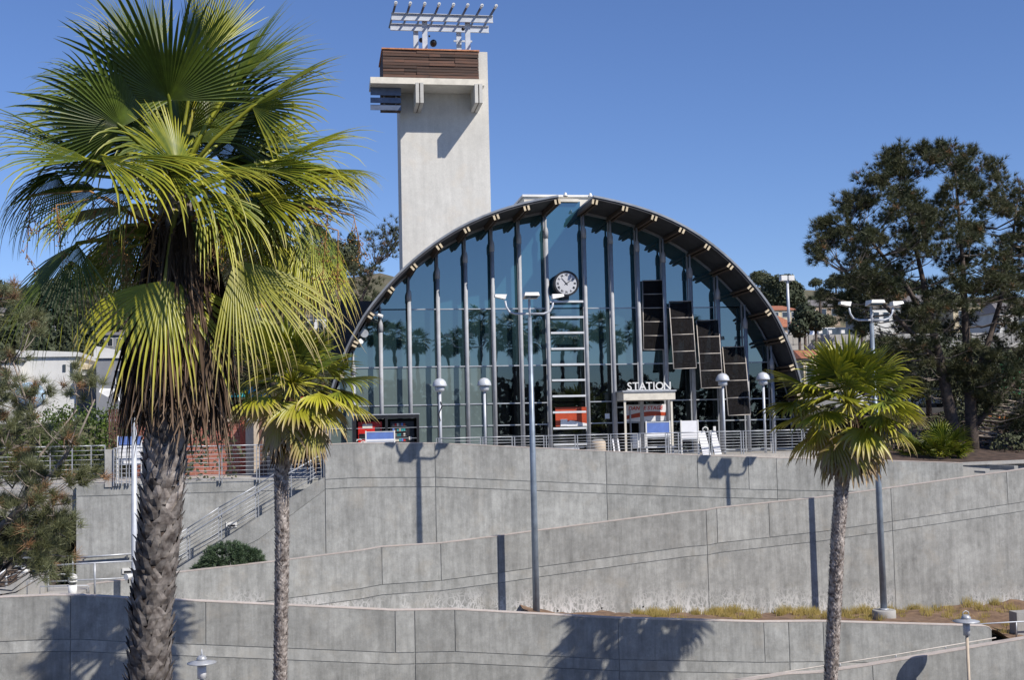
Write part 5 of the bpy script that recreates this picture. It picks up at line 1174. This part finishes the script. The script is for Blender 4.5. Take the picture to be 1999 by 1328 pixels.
# pines behind the big palm and tower
def blob_pine(blobs,w,label,trpx,seed,nper=34,K=22,m='needle_dark',group=None,nm='pine_tree',Lr=(.3,.5),wd=.02,nt=7,puff=.5,brown=.02,br=.08,r0=.3,depth=2.5,gap=-.2,gs=20,**kw):
    rs=random.Random(seed); tips=[]
    for (x,y,r) in blobs:
        k=0
        while k<nper*(r/50.)**2:
            a=rs.uniform(0,6.28); q=r*math.sqrt(rs.random()); X=x+q*math.cos(a); Y=y+q*.8*math.sin(a); k+=1
            if gapn(X,Y,gs,seed)<gap: continue
            dd=math.sqrt(max(0,1-(q/r)**2))*r*w/2400; tips.append(P3(X,Y,w+rs.uniform(-dd,dd)))
    tk=[]
    for pts in trpx:
        p=[P3(x,y,w) for x,y in pts]; n=len(p); tk.append((p,[r0*(1-.85*k/(n-1)) for k in range(n)]))
    return pine(nm,label,'tree',tk,tips,m,K,Lr,wd,nt,puff,brown=brown,br=br,group=group,**kw)
blob_pine([(745,480,36),(712,530,42),(770,450,24),(700,590,48),(640,560,50),(600,470,45),(640,640,50)],96,'dark pine directly left of the tower above the arch shoulder',[[(660,840),(680,700),(700,600),(740,500)],[(680,700),(630,600),(610,500)]],5)
blob_pine([(230,500,40),(300,560,60),(200,600,50),(420,560,60),(480,480,60),(540,520,60),(400,470,50)],110,'dark pine mass behind the crown of the big palm',[[(330,800),(330,640),(300,540)],[(420,800),(440,600),(500,500)]],6)
blob_pine([(520,640,50),(470,700,50),(580,700,45),(620,740,40)],90,'dark shrubby pine behind the small left palm',[[(540,850),(530,720),(520,650)]],9)
# near pine at the left edge, long blue green needles
NP=17.
sp_=[(10,600),(40,640),(15,700),(25,770),(80,775),(50,815),(20,860),(75,880),(120,860),(30,930),(95,930),(140,940),(10,980),(60,980),(110,985),(125,1030),(30,1030),(75,1040),(20,1090),(90,1080),(60,1100),(-20,740),(-40,850),(-30,950),(-40,1050),(-60,650),(-10,820),(5,910),(155,745),(100,1100)]
tips=[]
for x,y in sp_:
    for _ in range(3): tips.append(P3(x+rs.gauss(0,16),y+rs.gauss(0,14),NP+rs.uniform(-.8,.6)))
ntr=[P3(-60,1640,NP+.3),P3(-40,1300,NP+.3),P3(-20,1100,NP+.2),P3(-30,900,NP),P3(-60,700,NP),P3(-40,600,NP)]
nb1=[P3(-30,1060,NP),P3(40,990,NP-.2),P3(100,925,NP-.3),P3(150,860,NP-.3),P3(185,780,NP-.3)]
nb2=[P3(-30,900,NP),P3(60,860,NP+.2),P3(50,780,NP),P3(20,690,NP)]
nb3=[P3(-20,1150,NP),P3(50,1080,NP+.2),P3(110,1040,NP+.2)]
nb4=[P3(40,990,NP-.2),P3(70,900,NP+.4),P3(110,850,NP+.5),P3(150,800,NP+.5)]
pine('pine_tree','near pine at the left edge with long blue green needle tufts and pale branches','tree',[(ntr,[.12,.10,.08,.065,.045,.02]),(nb1,[.05,.034,.023,.015,.009]),(nb2,[.03,.02,.015,.01]),(nb3,[.035,.02,.01]),(nb4,[.025,.018,.013,.008])],tips,'needle_blue',75,(.11,.19),.0036,5,.10,mbark='branch_pale',brown=.10,br=.012,up=.25,tuftax=.75)
# dry brush under the near pine / on the bank
def leafmass(name,label,cat,boxes,m,n,size,org,kind=None,group=None,parts=True,trunk=None):
    t=None
    V=[];F_=[]
    for (c,rad,k) in boxes:
        k=int(n*k); p=unit(NR.normal(0,1,(k,3)))*NR.uniform(.55,1,(k,1))**.5; lump=1+.16*np.sin(p[:,0:1]*7+c[0])*np.cos(p[:,2:3]*6+c[1]); P_=np.array(c)+p*lump*np.array(rad)
        a=unit(p+NR.normal(0,.6,(k,3))); b=unit(np.cross(a,NR.normal(0,1,(k,3)))); e=np.cross(a,b); s=size*NR.uniform(.6,1.3,(k,1))
        v=np.stack([P_-b*s*.4,P_+e*s*.9-b*s*.1,P_+b*s*.5+e*s*.1,P_-e*s*.5],1).reshape(-1,3); i=len(V); V.append(v)
    V=np.concatenate(V); F_=np.arange(len(V)).reshape(-1,4)
    if kind=='stuff': return np_mesh(name,V,F_,m,None,org,label=label,kind='stuff')
    t=thing(name,label,cat,org,group); np_mesh('crown' if trunk else 'foliage',V,F_,m,t)
    if trunk: MB().tube([trunk[0],trunk[1]],trunk[2],7).build('trunk','bark_pine',t)
    return t
q=P(445,1108,51.5)
b=[((q[0],51.6,q[1]+.05),(1.15,.6,.95),1.3),((q[0]-.7,51.6,q[1]-.3),(.8,.6,.7),.7),((q[0]+.7,51.6,q[1]+.05),(.8,.6,.7),.7)]
t=thing('shrub','rounded grey green shrub on top of the ramp wall between the two left palms','shrub',(q[0],51,q[1]-.5)); C=[];A=[]
for c,rad,k in b:
    n_=int(300*k); d=unit(NR.normal(0,1,(n_,3))); d[:,2]=np.abs(d[:,2]); C.append(np.array(c)+d*np.array(rad)*NR.uniform(.75,1,(n_,1))); A.append(d)
V,F_=needles(np.concatenate(C),np.concatenate(A),16,(.12,.22),.018,.9); np_mesh('foliage',V,F_,'bush_leaf',t)
MB().tube([(q[0],51.6,q[1]-1),(q[0],51.6,q[1]+.2)],.05,6).build('stem','bark_pine',t)
# hedge behind the left railing
bx=[]
for k in range(16):
    x=90+k*11; q=P(x,835,72); bx.append(((q[0],72+.4*math.sin(k),q[1]-.9+.25*math.sin(k*1.7)),(.8,.9,2.1),.5))
for k in range(8): q=P(20+k*12,850,73); bx.append(((q[0],73,q[1]-1.0),(.9,.9,1.7),.5))
leafmass('hedge','tall bright green clipped hedge left of the slat fence','hedge',bx,'hedge_leaf',1500,.11,(bx[0][0][0],72,-.7))
# brush on the right bank and low plants
bx=[]
r2=random.Random(77)
for k in range(46):
    u=r2.uniform(27,48); w=r2.uniform(62,80); s=r2.uniform(.5,1.3); bx.append(((u,w,bankz(u,w)+s*.4),(s*1.3,s*1.2,s),.35))
leafmass('brush',"low dark brush covering the bank behind the upper wall",None,bx,'far_leaf',900,.16,(35,70,0),kind='stuff')
bx=[]
for k in range(14): u=-34+k*2.2; bx.append(((u,r2.uniform(62,70),.3+r2.random()),(1.7,1.4,1.7),.4))
leafmass('brush','dark shrubs under the footbridge and behind the left pine',None,bx,'far_leaf',900,.18,(-25,65,0),kind='stuff')
# hedge row behind the viewer (mirrored as the dark lower band)
bx=[]
for k in range(34): bx.append(((-45+k*3.6,-62+2*math.sin(k*2.),2.2+1.0*math.sin(k*1.3)),(3.4,2.5,6.2),.5))
leafmass('tree_row','dense dark tree row across the tracks that the lower glass mirrors','trees',bx,'far_leaf_dark',1500,.7,(10,-62,0))
# distant trees
def far_proto(kind,seed):
    r3=random.Random(seed); t0=(0,0,0); bx=[]
    if kind==0:
        for k in range(7): a=k*.9; bx.append(((math.cos(a)*1.6,math.sin(a)*1.6,3.6+r3.uniform(-.8,1.2)),(1.9,1.9,1.6),.4))
        bx.append(((0,0,4.8),(2,2,1.6),.4)); tr=((0,0,-3),(0,0,4),.25)
    else:
        for k in range(6): bx.append(((r3.uniform(-.5,.5),r3.uniform(-.5,.5),2+k*1.2),(1.9-k*.2,1.9-k*.2,1.3),.35))
        tr=((0,0,-3),(0,0,7),.22)
    return bx,tr
protos=[]
slots=[]
r3=random.Random(44)
def sky_ok(u,w): return True
for k in range(150):
    if k<95: px=r3.uniform(-60,700); w=r3.uniform(118,330)
    else: px=r3.uniform(1480,2080); w=r3.uniform(125,300)
    u=P(px,650,w)[0]; slots.append((u,w,hill(u,w)))
labels=['round topped dark tree on the background hillside','narrower dark tree on the background hillside']
for k,(u,w,z) in enumerate(slots):
    kd=k%2 if k<95 else 0; sc=r3.uniform(.9,1.6) if k<95 else r3.uniform(.5,.9)
    if k<2:
        bx,tr=far_proto(kd,k); bx=[((c[0]+u,c[1]+w,c[2]+z),r_,q_) for c,r_,q_ in bx]; tr=((u,w,z-3),(u,w,z+tr[1][2]),tr[2])
        protos.append(leafmass('hillside_tree',labels[kd].replace('background hillside','left background hillside behind the big palm'),'tree',bx,['far_leaf','far_leaf_dark'][kd],900,.34,(u,w,z),group='trees on the background hills',trunk=tr))
    else: copy_tree(protos[kd],(u,w,z),label=labels[kd].replace('background hillside','left background hillside behind the big palm' if k<95 else 'right background hillside behind the parking deck'),rz=r3.uniform(0,6),scale=sc)
# the big round tree on the skyline, a bare trunk beside it
q=P(1527,572,200); leafmass('round_tree','large round dark tree on the skyline between the arch and the right pine','tree',[((q[0],200,q[1]),(3.7,3.5,3.2),1.4),((q[0]-1.2,199.5,q[1]-1),(2.6,2.5,2.2),.6),((q[0]+1.3,199.5,q[1]-1.),(2.5,2.5,2.3),.6),((q[0]-.5,199,q[1]+1.2),(2.2,2.2,1.8),.4)],'far_leaf_dark',4200,.34,(q[0],200,q[1]-6),trunk=((q[0],200,q[1]-9),(q[0],200,q[1]),.5))
q=P(1600,565,190); b=P(1600,625,190); t=thing('bare_palm_trunk','thin bare trunk on the skyline right of the round tree','tree',(q[0],190,b[1])); MB().tube([(q[0],190,b[1]-2),(q[0],190,q[1])],[.35,.18],7).build('trunk','bark_pine',t)
bx=[]
for k,(x,y,r) in enumerate([(1570,612,22),(1592,628,20),(1560,640,22),(1680,600,25)]):
    q=P(x,y,98); leafmass('shrub_tree',['dark small tree above the parking deck beside the mast','dark small tree in front of the white van','dark shrub at the parking deck rim','dark small tree behind the right lamp heads'][k],'tree',[((q[0],98,q[1]),(r*98/2400,)*3,1)],'far_leaf_dark',900,.2,(q[0],98,q[1]-2),trunk=((q[0],98,2.2),(q[0],98,q[1]),.12))

for k,(x,y,r,w) in enumerate([(1730,700,60,82),(1810,720,70,80),(1930,720,70,83),(1860,690,60,86)]):
    q=P(x,y,w); rr=r*w/2400; leafmass('olive_tree',['olive green tree behind the right palm crown','olive green tree between the two leaning pine trunks and the palm','olive green tree behind the far right pine trunk','darker olive tree directly behind the twin pine trunks'][k],'tree',[((q[0],w,q[1]),(rr,rr,rr*.85),1),((q[0]+rr*.6,w,q[1]-rr*.4),(rr*.7,)*3,.5),((q[0]-rr*.6,w,q[1]-rr*.4),(rr*.7,)*3,.5)],'far_leaf',2600,.16,(q[0],w,2),trunk=((q[0],w,1.5),(q[0],w,q[1]),.2))
